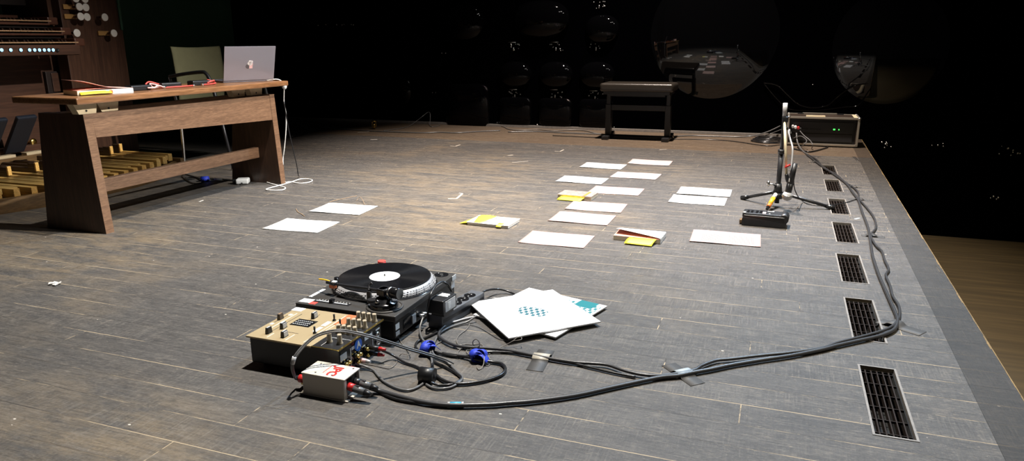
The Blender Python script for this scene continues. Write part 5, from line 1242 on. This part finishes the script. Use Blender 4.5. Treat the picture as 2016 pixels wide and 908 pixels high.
# scraps, marks and stems on the floor
def mark(label, pts, w, m='chalk', name='tape_mark', cat='floor mark'):
    b = MB()
    for (a, c) in zip(pts, pts[1:]):
        A, B_ = at(*a), at(*c); d = (B_-A); n = Vector((-d.y, d.x, 0)).normalized()*w/2
        b.hexa([A-n, B_-n, B_+n, A+n, A-n+Vector((0, 0, .001)), B_-n+Vector((0, 0, .001)), B_+n+Vector((0, 0, .001)), A+n+Vector((0, 0, .001))], M[m])
    return tag(b.build(name, None, recentre=True), label, cat)
mark('pale bracket shaped mark around a dark patch in mid stage', [(882, 391.5), (898.6, 391.7), (910.5, 381.5), (904, 380.5)], .011)
mark('pale bracket mark at the rear left of the stage', [(886.5, 287.5), (896, 288.5), (906, 285)], .012)
mark('pale bracket mark right of centre in the rear stage', [(1092, 298), (1102, 298.5), (1110, 295)], .012)
mark('short pale dash in the rear centre of the stage', [(1000, 306.5), (1010, 305.3)], .014)
mark('pale flake on the floor near the black wall by the brass castor', [(729.5, 275), (743, 274.6)], .016, 'speck')
mark('thin pale scrap in front of the brass castor', [(704, 260.7), (727, 259.6)], .008, 'speck')
mark('pale long scratch mark at the rear of the stage', [(1008, 320), (1040, 317.8)], .009)
mark('small white scrap on the floor in front of the organ bench', [(392, 397.5), (400, 394.5)], .008, 'speck')
mark('small pale mark in front of the piano bench right foot', [(1298, 295), (1312, 294)], .012)
mark('small light blue scrap of tape left of the cables', [(1683, 432), (1692, 429.5)], .012, 'bluesheen_and_scrap')
b = MB(); c = at(110, 560); rnd = random.Random(4)
for k in range(7): b.box(c+Vector((rnd.uniform(-.015, .015), rnd.uniform(-.01, .01), .005)), (.022, .013, .0012), M['speck'], rot=Matrix.Rotation(rnd.uniform(0, 3), 4, 'Z') @ Matrix.Rotation(rnd.uniform(-.5, .5), 4, 'X'))
tag(b.build('tape_scrap', None, recentre=True), 'crumpled pale tape scrap on the left of the stage floor', 'tape scrap')
cable('dried_stem', 'thin dried stem behind the farther white sheet', [(648.5, 398), (662, 394), (676.6, 391), (690, 388), (702.8, 385.8)], .0014, 'tan', 'stem', None, 4, 6)
cable('dried_stem', 'bent dried stem standing at the farther white sheet', [(702, 395.5), (705, 391, .012), (709.4, 388.4, .02), (714, 393.7, .012), (717.8, 403)], .0018, 'tan', 'stem', None, 4, 6)
cable('dried_stem', 'short dried stem between the two blank white sheets', [(583, 411), (586, 417), (593, 421), (600, 426)], .0016, 'tan', 'stem', None, 4, 6)

# ------------------------------------------------------------------ light
def spot(name, loc, tgt, watts, col, angle, blend, size):
    l = bpy.data.lights.new(name, 'SPOT'); l.energy = watts; l.color = col; l.spot_size = math.radians(angle); l.spot_blend = blend; l.shadow_soft_size = size
    o = bpy.data.objects.new(name, l); COL.objects.link(o); o.location = loc
    o.rotation_euler = (Vector(tgt)-Vector(loc)).to_track_quat('-Z', 'Y').to_euler()
    return o
spot('stage_light_rear', (.7, 6.3, 4.8), (-.9, 2.7, 0), 1420, (.52, .74, 1.), 60, 1., .07)
spot('stage_light_overhead', (-.9, 2.9, 5.6), (-.9, 2.6, 0), 3150, (1., .94, .86), 66, 1., .08)
spot('stage_light_back', (-.9, 5.3, 5.4), (-1.0, 5.2, 0), 3250, (1., .86, .76), 64, .75, .08)
spot('stage_light_right', (2.6, 2.7, 5.2), (-.2, 2.6, 0), 300, (.86, .93, 1.), 55, .9, .08)
spot('stage_light_side', (3.6, 3.6, 4.6), (-2.8, 3.0, .3), 3100, (1., .95, .88), 28, .9, .08)
spot('hall_light', (3.2, 1.5, 4.5), (2.6, 3.2, -.8), 620, (1., .78, .40), 80, 1., .2)
for k in range(7):      # added lamps for glints on the wall domes, aimed at its upper part
    spot('added_glint_lamp', (.6+.55*k, 3.0+.35*(k % 3), 4.2+.35*((k*5) % 4)), (-2.2, 6.9, 1.05), 45, (1., .93, .88), 17, .5, .11)
w = bpy.data.worlds.new('hall'); SC.world = w; w.use_nodes = True
w.node_tree.nodes['Background'].inputs[0].default_value = (.012, .012, .014, 1); w.node_tree.nodes['Background'].inputs[1].default_value = .35

vs = SC.view_settings
SC.display_settings.display_device = 'sRGB'
vs.view_transform = 'Standard'; vs.look = 'None'; vs.gamma = 1; vs.use_curve_mapping = False
vs.exposure = 0.1
